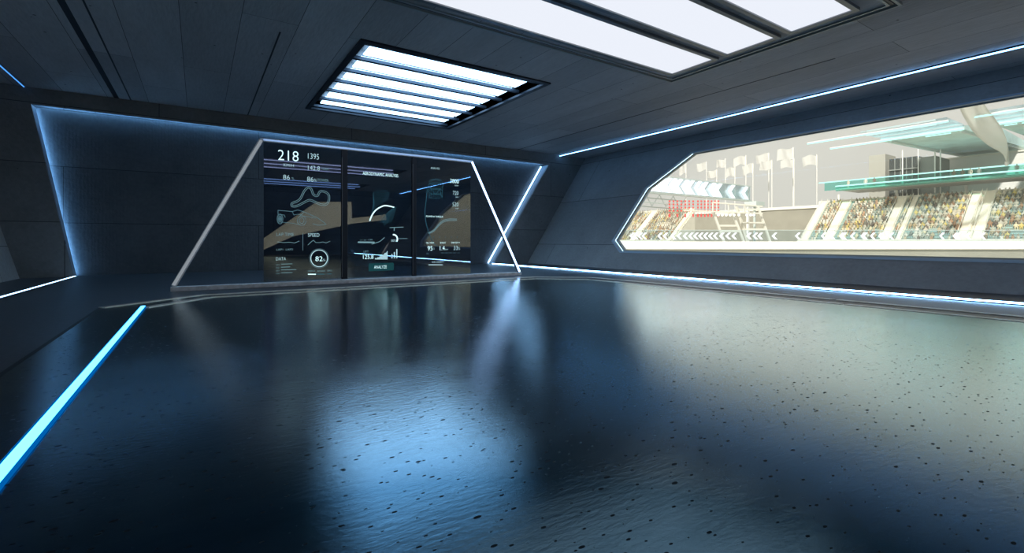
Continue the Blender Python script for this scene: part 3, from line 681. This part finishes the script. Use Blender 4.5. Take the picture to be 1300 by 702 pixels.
for k in range(9): bar(bm, (29+k*2.6, YG2+.6, 6.9), (30.2+k*2.6, YG2+.6, 5.5), .06); bar(bm, (30.2+k*2.6, YG2+.6, 5.5), (31.6+k*2.6, YG2+.6, 6.9), .06)
part('lattice', bm, M['gantry'], g)
bm = B()
for x in (34, 66): bar(bm, (x, YG2+.3, -.32), (x, YG2+.3, 9.1), .3)
part('post', bm, M['white_paint'], g)
# red lamp matrix hanging below
rl = thing('red_lamp_matrix', 'grid of small red lamps hanging under the chevron gantry', 'sign', None, (54, YG2-.3, 5))
nb = 0
bm = B()
for blk in ((850, 880, 7), (886, 912, 7)):
    for k in range(blk[2]):
        x = blk[0]+(blk[1]-blk[0])*k/(blk[2]-1)
        top = on_y(x, 254, YG2-.3); bot = on_y(x, 276, YG2-.3)
        bar(bm, top, bot, .04)
part('drop_rod', bm, M['gantry'], rl)
for blk in ((850, 880, 7), (886, 912, 7)):
    for k in range(blk[2]):
        x = blk[0]+(blk[1]-blk[0])*k/(blk[2]-1)
        for j, y in enumerate((255.5, 259.5, 263.5, 267.5, 273.5)):
            if blk[0] == 850 and y > 270 and k % 2: continue
            p = on_y(x, y, YG2-.38); bm = B(); hh = .2 if j == 4 else .11
            box(bm, p.x-.13, p.x+.13, p.y-.04, p.y+.04, p.z-hh, p.z+hh, .02); part('red_lamp', bm, M['red_led'], rl)
            nb += 1
# --- leaning lattice towers
def ladder(xa, xb, ya, yb, wid, label, d):
    """two leaning rails with rungs, double sided; xa,ya = top pixel, xb,yb = foot pixel on a plane at distance d"""
    def Q(px, py, dd): r = (px-CX)/F*dd; return W(r, dd, EYE+(CY-py)/F*dd)
    t = thing('lattice_tower', label, 'tower', None, Q(xb, yb, d))
    for k, dd in enumerate((d, d+1.5)):
        for s in (0, 1):
            bm = B(); bar(bm, Q(xa+s*wid, ya, dd), Q(xb+s*wid*1.05, yb, dd), .22); part('rail', bm, M['scaffold'], t)
    for f in (.08, .42, .58, .92):
        bm = B()
        for dd in (d, d+1.5):
            bar(bm, Q(xa+(xb-xa)*f, ya+(yb-ya)*f, dd), Q(xa+(xb-xa)*f+wid, ya+(yb-ya)*f, dd), .2)
        for s in (0, 1): bar(bm, Q(xa+(xb-xa)*f+s*wid, ya+(yb-ya)*f, d), Q(xa+(xb-xa)*f+s*wid, ya+(yb-ya)*f, d+1.5), .14)
        part('rung', bm, M['scaffold'], t)
    return t
ladder(905, 921, 268, 312, 24, 'left of two leaning cream lattice towers beyond the barrier', 52)
ladder(935, 951, 262, 312, 27, 'right of two leaning cream lattice towers beyond the barrier', 52.8)
lb = thing('lamp_beam', 'horizontal beam with a row of round lamps between the lattice towers', 'beam', None, W(24, 52, 4))
def Q52(px, py, dd=51.5): r = (px-CX)/F*dd; return W(r, dd, EYE+(CY-py)/F*dd)
bm = B(); bar(bm, Q52(868, 267), Q52(968, 271), .14); bar(bm, Q52(905, 257), Q52(968, 262), .14); bar(bm, Q52(905, 257), Q52(905, 268), .12); bar(bm, Q52(925, 258), Q52(925, 269), .12); bar(bm, Q52(945, 260), Q52(945, 270), .12)
part('beam', bm, M['scaffold'], lb)
for x in (912, 917, 922, 927, 932, 938, 948, 953, 957):
    bm = B(); bmesh.ops.create_icosphere(bm, subdivisions=2, radius=.14, matrix=Matrix.Translation(Q52(x, 273))); part('lamp', bm, M['glow_white'], lb, True)
sb = thing('camera_platform', 'small grey platform box on the right end of the lattice towers', 'platform', None, Q52(958, 259, 55))
bm = B(); c_ = Q52(958, 259, 55); box(bm, c_.x-.9, c_.x+.9, c_.y-.7, c_.y+.7, c_.z-.25, c_.z+.25, .04); bar(bm, c_, c_-Vector((0, 0, 4.8)), .2); part('deck', bm, M['gantry'], sb)

# --- retaining wall with coping
zt = 6.33
rw_ = thing('retaining_wall', 'long tan wall with a cream coping between the stands', 'wall', None, (79.3, 60, -.32))
bm = B(); box(bm, 79, 79.6, 33.2, 150, -.32, zt); part('wall_face', bm, M['tan_wall'], rw_)
bm = B(); box(bm, 78.8, 80.4, 33.2, 150, zt, zt+.45); part('coping', bm, M['cream'], rw_)

# --- people
def loft(bm, rings, n=8):
    """rings: (cx, cy, cz, rx, ry)"""
    prev = None; first = None
    for (cx, cy, cz, rx, ry) in rings:
        r = [bm.verts.new((cx+rx*math.cos(2*PI*i/n), cy+ry*math.sin(2*PI*i/n), cz)) for i in range(n)]
        if prev:
            for i in range(n): bm.faces.new((prev[i], prev[(i+1) % n], r[(i+1) % n], r[i]))
        else: first = r
        prev = r
    bm.faces.new(first[::-1]); bm.faces.new(prev)
def person_bm(kind):
    """figure facing -x, feet (or seat) at z=0; one continuous skinned body with separate arms and legs"""
    if kind == 'seated':
        J = {'pel': ((0, 0, .10), .15), 'wai': ((.02, 0, .30), .13), 'che': ((0, 0, .48), .17), 'nec': ((0, 0, .62), .06), 'hea': ((-.02, 0, .74), .10), 'top': ((-.02, 0, .84), .08)}
        E_ = [('pel', 'wai'), ('wai', 'che'), ('che', 'nec'), ('nec', 'hea'), ('hea', 'top')]
        for s, k in ((-1, 'l'), (1, 'r')):
            J['sh'+k] = ((0, s*.19, .52), .06); J['el'+k] = ((-.10, s*.24, .28), .05); J['ha'+k] = ((-.32, s*.12, .20), .04)
            J['hi'+k] = ((-.04, s*.10, .08), .10); J['kn'+k] = ((-.45, s*.12, .10), .07); J['fo'+k] = ((-.46, s*.12, -.32), .05); J['to'+k] = ((-.58, s*.12, -.36), .04)
            E_ += [('che', 'sh'+k), ('sh'+k, 'el'+k), ('el'+k, 'ha'+k), ('pel', 'hi'+k), ('hi'+k, 'kn'+k), ('kn'+k, 'fo'+k), ('fo'+k, 'to'+k)]
    else:
        J = {'pel': ((0, 0, .92), .14), 'wai': ((0, 0, 1.10), .12), 'che': ((0, 0, 1.32), .17), 'nec': ((0, 0, 1.48), .06), 'hea': ((-.01, 0, 1.60), .10), 'top': ((-.01, 0, 1.70), .08)}
        E_ = [('pel', 'wai'), ('wai', 'che'), ('che', 'nec'), ('nec', 'hea'), ('hea', 'top')]
        for s, k in ((-1, 'l'), (1, 'r')):
            J['sh'+k] = ((0, s*.19, 1.38), .06); J['el'+k] = ((.02, s*.25, 1.10), .05); J['ha'+k] = ((-.08, s*.24, .84), .04)
            J['hi'+k] = ((0, s*.10, .86), .10); J['kn'+k] = ((-.02, s*.11, .48), .07); J['fo'+k] = ((0, s*.11, .07), .05); J['to'+k] = ((-.16, s*.12, .04), .04)
            E_ += [('che', 'sh'+k), ('sh'+k, 'el'+k), ('el'+k, 'ha'+k), ('pel', 'hi'+k), ('hi'+k, 'kn'+k), ('kn'+k, 'fo'+k), ('fo'+k, 'to'+k)]
    names = list(J); me = D.meshes.new('tmp'); me.from_pydata([J[n][0] for n in names], [(names.index(a), names.index(b)) for a, b in E_], [])
    o = D.objects.new('tmp', me); C.objects.link(o); md = o.modifiers.new('s', 'SKIN')
    for i, n in enumerate(names):
        r = J[n][1]; me.skin_vertices[0].data[i].radius = (r, r); me.skin_vertices[0].data[i].use_root = (n == 'pel')
    o.modifiers.new('u', 'SUBSURF').levels = 1
    dg = bpy.context.evaluated_depsgraph_get(); r = D.meshes.new_from_object(o.evaluated_get(dg)); D.objects.remove(o)
    hz = J['nec'][0][2]; pz = J['pel'][0][2]
    for p in r.polygons:
        c = p.center; p.use_smooth = True
        if c.z > hz+.01: p.material_index = 2 if (c.z > hz+.16 or c.x > .04) else 1
        elif (kind == 'seated' and c.z < .13) or (kind != 'seated' and c.z < .95 and abs(c.y) < .19): p.material_index = 3
        elif abs(c.y) > .06 and c.x < -.22: p.material_index = 1
        else: p.material_index = 0
    return r
seat_me = person_bm('seated'); stand_me = person_bm('standing')
for me_ in (seat_me, stand_me):
    me_.materials.clear()
    for k in ('shirt', 'skin', 'hair', 'trousers'): me_.materials.append(M[k])
crowd_me = seat_me                                             # the far crowd is merged from light copies of the same figure
def crowd_bm_points():
    """very light seated figure for the uncountable far crowd"""
    b_ = B()
    loft(b_, [(0, 0, .0, .15, .19), (0, 0, .28, .12, .16), (0, 0, .50, .11, .22), (0, 0, .58, .06, .08), (-.02, 0, .62, .07, .07), (-.02, 0, .74, .10, .09), (-.02, 0, .84, .05, .05)], 6)
    box(b_, -.48, -.05, -.18, .18, .02, .17); box(b_, -.52, -.40, -.17, .17, -.36, .05)
    v = [tuple(q.co) for q in b_.verts]; b_.verts.index_update(); f = [[q.index for q in g.verts] for g in b_.faces]; b_.free(); return v, f

# --- grandstands
def grandstand(label, xf, z0, rows, tread, rise, ya, yb, aisles, seat_rows):
    xt = xf+rows*tread
    t = thing('grandstand', label, 'grandstand', None, (xf, (ya+yb)/2, -.32))
    bm = B(); pts = [(xf-.25, -.32), (xf-.25, z0+.5), (xf-.1, z0+.5), (xf-.1, z0)]
    for k in range(rows):
        pts += [(xf+k*tread, z0+k*rise), (xf+(k+1)*tread, z0+k*rise)]
    pts += [(xt, z0+(rows-1)*rise+1.0), (xt+.25, z0+(rows-1)*rise+1.0), (xt+.25, -.32)]
    prism(bm, [(x, ya, z) for x, z in pts], (0, yb-ya, 0)); bmesh.ops.recalc_face_normals(bm, faces=bm.faces); part('terrace', bm, M['stand'], t)
    for (a0, a1) in aisles:
        bm = B(); pts = [(xf-.02, z0-.2)]
        for k in range(rows*2): pts += [(xf+k*tread/2-.02, z0+(k+1)*rise/2+.16), (xf+(k+1)*tread/2-.02, z0+(k+1)*rise/2+.16)]
        pts += [(xt-.02, z0-.2)]
        prism(bm, [(x, a0, z) for x, z in pts], (0, a1-a0, 0)); bmesh.ops.recalc_face_normals(bm, faces=bm.faces); part('stairway', bm, M['stair'], t)
        for yy in (a0, a1):
            bm = B(); bar(bm, (xf, yy, z0+1.1), (xt, yy, z0+rows*rise+.9), .05)
            for k in range(0, rows+1, 3): bar(bm, (xf+k*tread, yy, z0+k*rise+.1), (xf+k*tread, yy, z0+k*rise+1.0), .04)
            part('handrail', bm, M['cream'], t)
    # seats, one bench run per row and block
    blocks = []; y = ya
    for a0, a1 in sorted(aisles): blocks.append((y, a0)); y = a1
    blocks.append((y, yb)); blocks = [b for b in blocks if b[1]-b[0] > .6]
    for k in range(rows):
        bm = B()
        for b0, b1 in blocks:
            box(bm, xf+(k+.42)*tread, xf+(k+.95)*tread, b0+.05, b1-.05, z0+k*rise+.28, z0+k*rise+.36); box(bm, xf+(k+.93)*tread, xf+(k+1.0)*tread, b0+.05, b1-.05, z0+k*rise+.36, z0+k*rise+.62)
        part('seat_row', bm, M['seat'], t)
    spots = []
    for k in range(rows):
        for b0, b1 in blocks:
            n = int((b1-b0-.1)/.56)
            for i in range(n):
                fill = .45 if k < seat_rows else .93
                if random.random() < fill: spots.append((xf+(k+.70)*tread, b0+.3+i*.56+random.uniform(-.06, .06), z0+k*rise+.36))
    return spots
def gy(px, X): return on_x(px, 303, X).y
A = [(gy(1025, 98), gy(1017, 98)), (gy(1056, 98), gy(1044, 98)), (gy(1128, 98), gy(1116, 98)), (gy(1143, 98), gy(1136, 98)), (gy(1227, 98), gy(1214, 98)), (gy(1246, 98), gy(1233, 98)), (4.2, 5.9), (-11, -9.5)]
sp1 = grandstand('large sunlit grandstand opposite the window, filled with spectators', 98, 1.06, 18, .475, .435, -35, gy(1013, 98), A, 5)
A2 = [(gy(806, 81.2), gy(798, 81.2)), (gy(851, 81.2), gy(846, 81.2))]
sp2 = grandstand('smaller crowded grandstand at the left end of the window view', 81.2, 1.06, 18, .425, .375, gy(852, 81.2), 112, A2, 1)
allsp = [(p, 1) for p in sp1]+[(p, 2) for p in sp2]
def vis(p):
    dep = S_*p[0]+C_*p[1]; r = C_*p[0]-S_*p[1]; px = CX+F*r/dep; py = CY-F*(p[2]+.3-EYE)/dep
    return dep, 790 < px < 1300 and py < 300
near = sorted([(vis(q[0])[0], i) for i, q in enumerate(allsp) if vis(q[0])[1]])
near_ids = [i for _, i in near[:300]]
ns = set(near_ids); proto = None
for i in near_ids:
    (x, y, z), which = allsp[i]
    o = D.objects.new('spectator', seat_me); C.objects.link(o)
    o.location = (x, y, z); o.rotation_euler = (0, 0, random.uniform(-.35, .35)); s = random.uniform(.94, 1.08); o.scale = (s, s, s)
    if which == 1: tag(o, 'spectator seated among the packed crowd in the large sunlit grandstand', 'person', 'spectators seated in the large grandstand')
    else: tag(o, 'spectator seated among the crowd in the smaller grandstand at far left', 'person', 'spectators seated in the smaller left grandstand')
v0, f0 = crowd_bm_points()
for which, nm, lb_ in ((1, 'crowd', 'mass of distant spectators filling the large sunlit grandstand'), (2, 'crowd', 'mass of distant spectators filling the smaller left grandstand')):
    V = []; Fc = []; tone = []
    for i, ((x, y, z), w_) in enumerate(allsp):
        if w_ != which or i in ns: continue
        a_ = random.uniform(-.4, .4); ca, sa = math.cos(a_), math.sin(a_); k = len(V); tn = random.random(); s = random.uniform(.94, 1.08)
        V += [(x+s*(vx*ca-vy*sa), y+s*(vx*sa+vy*ca), z+s*vz) for vx, vy, vz in v0]; Fc += [[q+k for q in f] for f in f0]
        for f in f0:
            zz = sum(v0[q][2] for q in f)/len(f); tone.append(.57 if zz > .70 else (.62 if zz > .60 else tn))
    me = D.meshes.new(nm); me.from_pydata(V, [], Fc); at = me.attributes.new('tone', 'FLOAT', 'FACE'); at.data.foreach_set('value', tone)
    me.materials.append(M['shirt_stuff']); o = D.objects.new(nm, me); C.objects.link(o); tag(o, lb_, 'crowd', None, 'stuff')

# --- flags
fl = [(871, 209, 220, 8), (897, 206, 216, 12), (910, 216, 225, 12), (921, 202, 212, 12), (933, 212, 223, 11), (947, 198, 209, 15), (956, 208, 220, 13), (976, 195, 206, 17), (980, 204, 215, 16), (1007, 188, 202, 20), (1008, 202, 212, 16), (1037, 197, 209, 18)]
fnames = ['short', 'second', 'third low', 'fourth high', 'fifth low', 'sixth high', 'seventh low', 'eighth high', 'ninth low', 'tall pink-white', 'low pink-white', 'last']
for i, (px, y0, y1, wpx) in enumerate(fl):
    X = 88.0+(i % 2)*3.0
    foot = on_x(px, 262, X); top = on_x(px, y0-1, X); a = on_x(px, y0, X); b = on_x(px, y1, X)
    dep = S_*foot.x+C_*foot.y; wd = wpx/F*dep; hh = a.z-b.z
    lab = 'pale flag on a thin pole, ' + ['leftmost of the flags beyond the gantry', 'second of the flags counted from the left', 'third flag from the left, hanging lower', 'fourth flag from the left, flying higher', 'fifth flag from the left, hanging lower', 'sixth flag from the left, flying higher', 'seventh flag from the left, hanging lower', 'eighth flag from the left, flying higher', 'ninth flag from the left, just under its neighbour', 'tallest of all, pinkish, right of centre', 'directly below the tallest pinkish flag', 'rightmost, standing nearest the canopy'][i]
    t = thing('flag_on_pole', lab, 'flag', 'flags beyond the retaining wall', (foot.x, foot.y, -.32))
    bm = B(); bar(bm, (foot.x, foot.y, -.32), (top.x, top.y, top.z), .16, sides=8); part('pole', bm, M['white_paint'], t)
    bm = B(); nx, nz = 10, 4; g_ = []
    for u in range(nx+1):
        col = []
        for v in range(nz+1):
            f = u/nx; p = a-ER*(wd*f)+Vector((0, 0, -(hh*v/nz)-hh*.22*f*f+hh*.08*math.sin(f*6+i)))+EF*(.28*math.sin(f*7+i*1.3+v*.3)*f)
            col.append(bm.verts.new(p))
        g_.append(col)
    for u in range(nx):
        for v in range(nz): bm.faces.new((g_[u][v], g_[u+1][v], g_[u+1][v+1], g_[u][v+1]))
    bmesh.ops.solidify(bm, geom=bm.faces[:], thickness=.02)
    part('cloth', bm, M['flag'], t)

# --- canopy over the main stand (two lengths), its light tubes
def canopy(label, ya, yb, key):
    t = thing('stand_canopy', label, 'canopy', None, (80, (ya+yb)/2, 12))
    pts = [(66, 12.80), (66, 13.2), (78, 14.9), (96, 14.6), (96, 13.9)]
    bm = B(); prism(bm, [(x, ya, z) for x, z in pts], (0, yb-ya, 0)); bmesh.ops.recalc_face_normals(bm, faces=bm.faces); part('roof', bm, M['roof_teal'], t)
    pts = [(60.5, 13.05), (60.5, 13.25), (66, 13.3), (66, 13.1)]
    bm = B(); prism(bm, [(x, ya, z) for x, z in pts], (0, yb-ya, 0)); bmesh.ops.recalc_face_normals(bm, faces=bm.faces); part('visor', bm, M['fence_glass'], t)
    for k in range(int((yb-ya)/6)+1):
        y = ya+.3+k*6
        if y < yb: bm = B(); bar(bm, (66.2, y, 12.75), (96, y, 13.8), .18, .35); part('rib', bm, M['gantry'], t)
    return t
def yx(px, X): return on_x(px, 200, X).y
c1 = canopy('long teal-grey canopy over the grandstand, left of the curved white shell', yx(1224, 66), yx(1118, 66), 0)
c2 = canopy('teal-grey canopy over the grandstand, right of the curved white shell', -25, yx(1262, 66), 1)
def tube_light(label, X, z, ya, yb, w=.16):
    t = thing('canopy_light', label, 'light strip', 'light tubes along the canopy and balcony', (X, ya, z))
    bm = B(); bar(bm, (X, ya, z), (X, yb, z), w, sides=8); part('tube', bm, M['neon'], t)
    bm = B(); box(bm, X-.04, X+.04, ya, yb, z+.08, z+.16); part('holder', bm, M['white_paint'], t)
def ztube(px, py, X): return on_x(px, py, X).z
tube_light('upper cyan light line along the left canopy edge', 60.4, ztube(1204, 154, 60.4), yx(1204, 60.4), yx(1025, 60.4))
tube_light('short white light line just under the upper cyan one', 62.0, ztube(1188, 158, 62), yx(1188, 62), yx(1100, 62), .10)
tube_light('lower cyan light line along the left canopy edge', 65.9, ztube(1224, 164, 65.9), yx(1224, 65.9), yx(1054, 65.9))
tube_light('short white light line just under the lower cyan one', 67.0, ztube(1207, 169, 67), yx(1207, 67), yx(1175, 67), .10)
tube_light('upper cyan light line on the right canopy', 60.4, ztube(1230, 150, 60.4), -25, yx(1230, 60.4))
tube_light('lower cyan light line on the right canopy', 65.9, ztube(1249, 160.5, 65.9), -25, yx(1249, 65.9))
tube_light('white light line under the right canopy', 67.0, ztube(1275, 159.5, 67), -25, yx(1275, 67), .10)
# curved white shell
t = thing('curved_shell', 'smooth curved white shell sweeping down through the gap in the canopy', 'shell', None, (60, 14, 12))
cl = [(1215, 128, 58), (1222, 146, 59), (1236, 168, 61), (1254, 184, 64), (1272, 195, 68), (1277, 205, 71)]
cr_ = [(1248, 124, 58), (1251, 134, 59), (1263, 150, 61), (1272, 163, 64), (1279, 182, 68), (1279, 205, 71)]
bm = B()
L1 = [on_x(a_, b_, x) for a_, b_, x in cl]; L2 = [on_x(a_, b_, x) for a_, b_, x in cr_]
def cat(Lp, n=6):
    out = []
    for i in range(len(Lp)-1):
        p = [Lp[max(i-1, 0)], Lp[i], Lp[i+1], Lp[min(i+2, len(Lp)-1)]]
        for j in range(n):
            s = j/n; out.append(.5*((2*p[1])+(p[2]-p[0])*s+(2*p[0]-5*p[1]+4*p[2]-p[3])*s*s+(3*p[1]-p[0]-3*p[2]+p[3])*s**3))
    return out+[Lp[-1]]
c1_, c2_ = cat(L1), cat(L2); nn = 6; grid = []
for a_, b_ in zip(c1_, c2_): grid.append([bm.verts.new(a_.lerp(b_, k/nn)+Vector((1.2*math.sin(PI*k/nn), 0, 0))) for k in range(nn+1)])
for i in range(len(grid)-1):
    for k in range(nn): bm.faces.new((grid[i][k], grid[i+1][k], grid[i+1][k+1], grid[i][k+1]))
bmesh.ops.solidify(bm, geom=bm.faces[:], thickness=.3)
part('shell', bm, M['white_paint'], t, True)
bm = B(); p = on_x(1278, 205, 71.3); bar(bm, p, (p.x, p.y, 9.2), .3, sides=8); part('stem', bm, M['white_paint'], t)

# --- balcony with glowing rails
XB = 74.0
yb0, yb1 = -25, yx(1033, XB)
zF = ztube(1300, 216, XB); zE = ztube(1300, 208, XB+1.6)
bt = thing('balcony', 'long balcony with teal glass below two glowing cyan rails above the crowd', 'balcony', None, (XB, 5, zF))
bm = B(); box(bm, XB, XB+7.4, yb0, yx(1061, XB), zF-.50, zF-.35); part('deck', bm, M['white_paint'], bt)
bm = B(); box(bm, XB-.05, XB+.0, yb0, yx(1061, XB), zF-.70, zF-.05); part('glass_front', bm, M['rail_glass'], bt)
bm = B(); bar(bm, (XB-.05, yb0, zF), (XB-.05, yx(1061, XB), zF), .18, sides=8); part('front_rail', bm, M['neon'], bt)
bm = B(); box(bm, XB+1.58, XB+1.64, yb0, yx(1040, XB), zF-.35, zE-.05); part('glass_rear', bm, M['rail_glass'], bt)
bm = B(); bar(bm, (XB+1.6, yb0, zE), (XB+1.6, yb1, zE), .16, sides=8); part('rear_rail', bm, M['neon'], bt)
bm = B()
for k in range(9): bar(bm, (79.2, yb0+1+k*7, -.32), (79.2, yb0+1+k*7, zF-.7), .3, sides=8)
part('column', bm, M['white_paint'], bt)
pe = [(1211, 1), (1222, 2), (1232, 3), (1243, 4), (1291, 5), (1099, 6), (1077, 7), (1110, 8)]
ple = ['first person from the left of the row on the balcony right of the tower', 'second person from the left of the row on the balcony right of the tower', 'third person from the left of the row on the balcony right of the tower', 'fourth person from the left of the row on the balcony right of the tower',
       'person standing alone on the balcony near its right end', 'person on the balcony left of the tower, in the middle of three', 'person on the balcony left of the tower, farthest left', 'person on the balcony just left of the dark tower']
for (px, k), lb_ in zip(pe, ple):
    p = on_x(px, 215, XB+1.0); o = D.objects.new('balcony_visitor', stand_me); C.objects.link(o)
    o.location = (XB+1.0, p.y, zF-.35); o.rotation_euler = (0, 0, random.uniform(-.5, .5)); tag(o, lb_, 'person', 'people standing on the balcony')

# --- tower building and white hall behind the stand
bt = thing('control_tower', 'dark glazed tower block behind the crowd with white columns', 'building', None, (84, 24, -.32))
yA, yB = yx(1129, 82), yx(1166, 82); ztop = ztube(1140, 201, 82); yC = yx(1187, 82)
bm = B(); box(bm, 82, 88, yB, yA, -.32, ztop); part('facade', bm, M['facade_dark'], bt)
bm = B(); box(bm, 82.3, 88, yC, yB-.02, -.32, ztop-.2); part('side_wing', bm, M['facade_mid'], bt)
for px in (1146, 1166, 1187, 1194):
    y = yx(px, 81.7); bm = B(); box(bm, 81.6, 81.72, y-.06, y+.06, 5.5, ztop+1.0); part('column', bm, M['white_paint'], bt)
for zz in (7.2, 9.4, 11.2):
    bm = B(); box(bm, 81.7, 81.98, yB, yA, zz, zz+.12); part('floor_band', bm, M['facade_mid'], bt)
for y in [yB+(yA-yB)*f for f in (.2, .4, .6, .8)]:
    bm = B(); box(bm, 81.92, 81.99, y-.04, y+.04, 6, ztop); part('mullion', bm, M['facade_mid'], bt)
bt = thing('pale_annex', 'pale beige annex block left of the dark tower', 'building', None, (86, 29, -.32))
bm = B(); box(bm, 86, 90, yx(1124, 86), yx(1103, 86), -.32, ztube(1103, 198, 86)); part('wall', bm, M['annex'], bt)
for f in (.25, .6):
    y0_ = yx(1124, 86); y1_ = yx(1103, 86); bm = B(); box(bm, 85.9, 85.99, y0_+(y1_-y0_)*f, y0_+(y1_-y0_)*(f+.18), 8.8, 9.8); part('window', bm, M['facade_mid'], bt)
bt = thing('white_hall', 'long plain white hall behind the grandstand right of the tower', 'building', None, (92, 2, -.32))
bm = B(); box(bm, 90, 96, -25, yx(1200, 90), -.32, ztube(1200, 203, 90)); part('wall', bm, M['white_paint'], bt)
bm = B(); box(bm, 89.8, 96.2, -25.2, yx(1200, 90)+.2, ztube(1200, 203, 90), ztube(1200, 203, 90)+.2); part('roof_edge', bm, M['cream'], bt)
# building seen through the rear window
bt = thing('tan_outbuilding', 'tan wall outside, mirrored in the left display', 'building', None, (10, -32, -.32))
bm = B(); box(bm, -12, 40, -33, -32, -.32, 12); part('wall', bm, M['outbuilding_tan'], bt)

# the far buildings stand 1.4 times as far out, at 1.4 times the size used above
KF = 1.4; eye = Vector((0, 0, EYE)); seen = set()
for o in list(C.objects):
    if o.parent is None and o.get('category') in ('canopy', 'shell', 'balcony', 'building', 'flag', 'wall') or (o.parent is None and o.name.startswith('canopy_light')):
        if o.name.startswith('tan_outbuilding'): continue
        o.location = eye+(o.location-eye)*KF
        for ch in o.children:
            if ch.data and ch.data.name not in seen: seen.add(ch.data.name); ch.data.transform(Matrix.Scale(KF, 4))
for o in C.objects:
    if o.name.startswith('balcony_visitor'): o.location = eye+(o.location-eye)*KF

# ================================================================== LIGHT
w = D.worlds.new('world'); bpy.context.scene.world = w; w.use_nodes = True; nt = w.node_tree; nt.nodes.clear()
bg = N(nt, 'ShaderNodeBackground'); out = N(nt, 'ShaderNodeOutputWorld'); nt.links.new(bg.outputs[0], out.inputs[0])
tc = N(nt, 'ShaderNodeTexCoord'); no = N(nt, 'ShaderNodeTexNoise'); no.inputs['Scale'].default_value = 2.5; no.inputs['Detail'].default_value = 4
cr = N(nt, 'ShaderNodeValToRGB'); cr.color_ramp.elements[0].position = .3; cr.color_ramp.elements[1].position = .7
cr.color_ramp.elements[0].color = (.74, .72, .66, 1); cr.color_ramp.elements[1].color = (.84, .82, .76, 1)
nt.links.new(tc.outputs['Generated'], no.inputs['Vector']); nt.links.new(no.outputs['Fac'], cr.inputs[0]); nt.links.new(cr.outputs[0], bg.inputs[0]); bg.inputs[1].default_value = 1.0
sd = D.lights.new('sun', 'SUN'); sd.energy = 4.5; sd.angle = math.radians(3); sd.color = (1, .95, .88)
so = D.objects.new('sun', sd); C.objects.link(so); so.rotation_euler = Vector((.75, .25, -.62)).to_track_quat('-Z', 'Y').to_euler(); so.location = (-20, -10, 40)

sc = bpy.context.scene
sc.view_settings.view_transform = 'Standard'; sc.view_settings.look = 'None'; sc.view_settings.gamma = 1; sc.view_settings.use_curve_mapping = False
sc.view_settings.exposure = 0.0
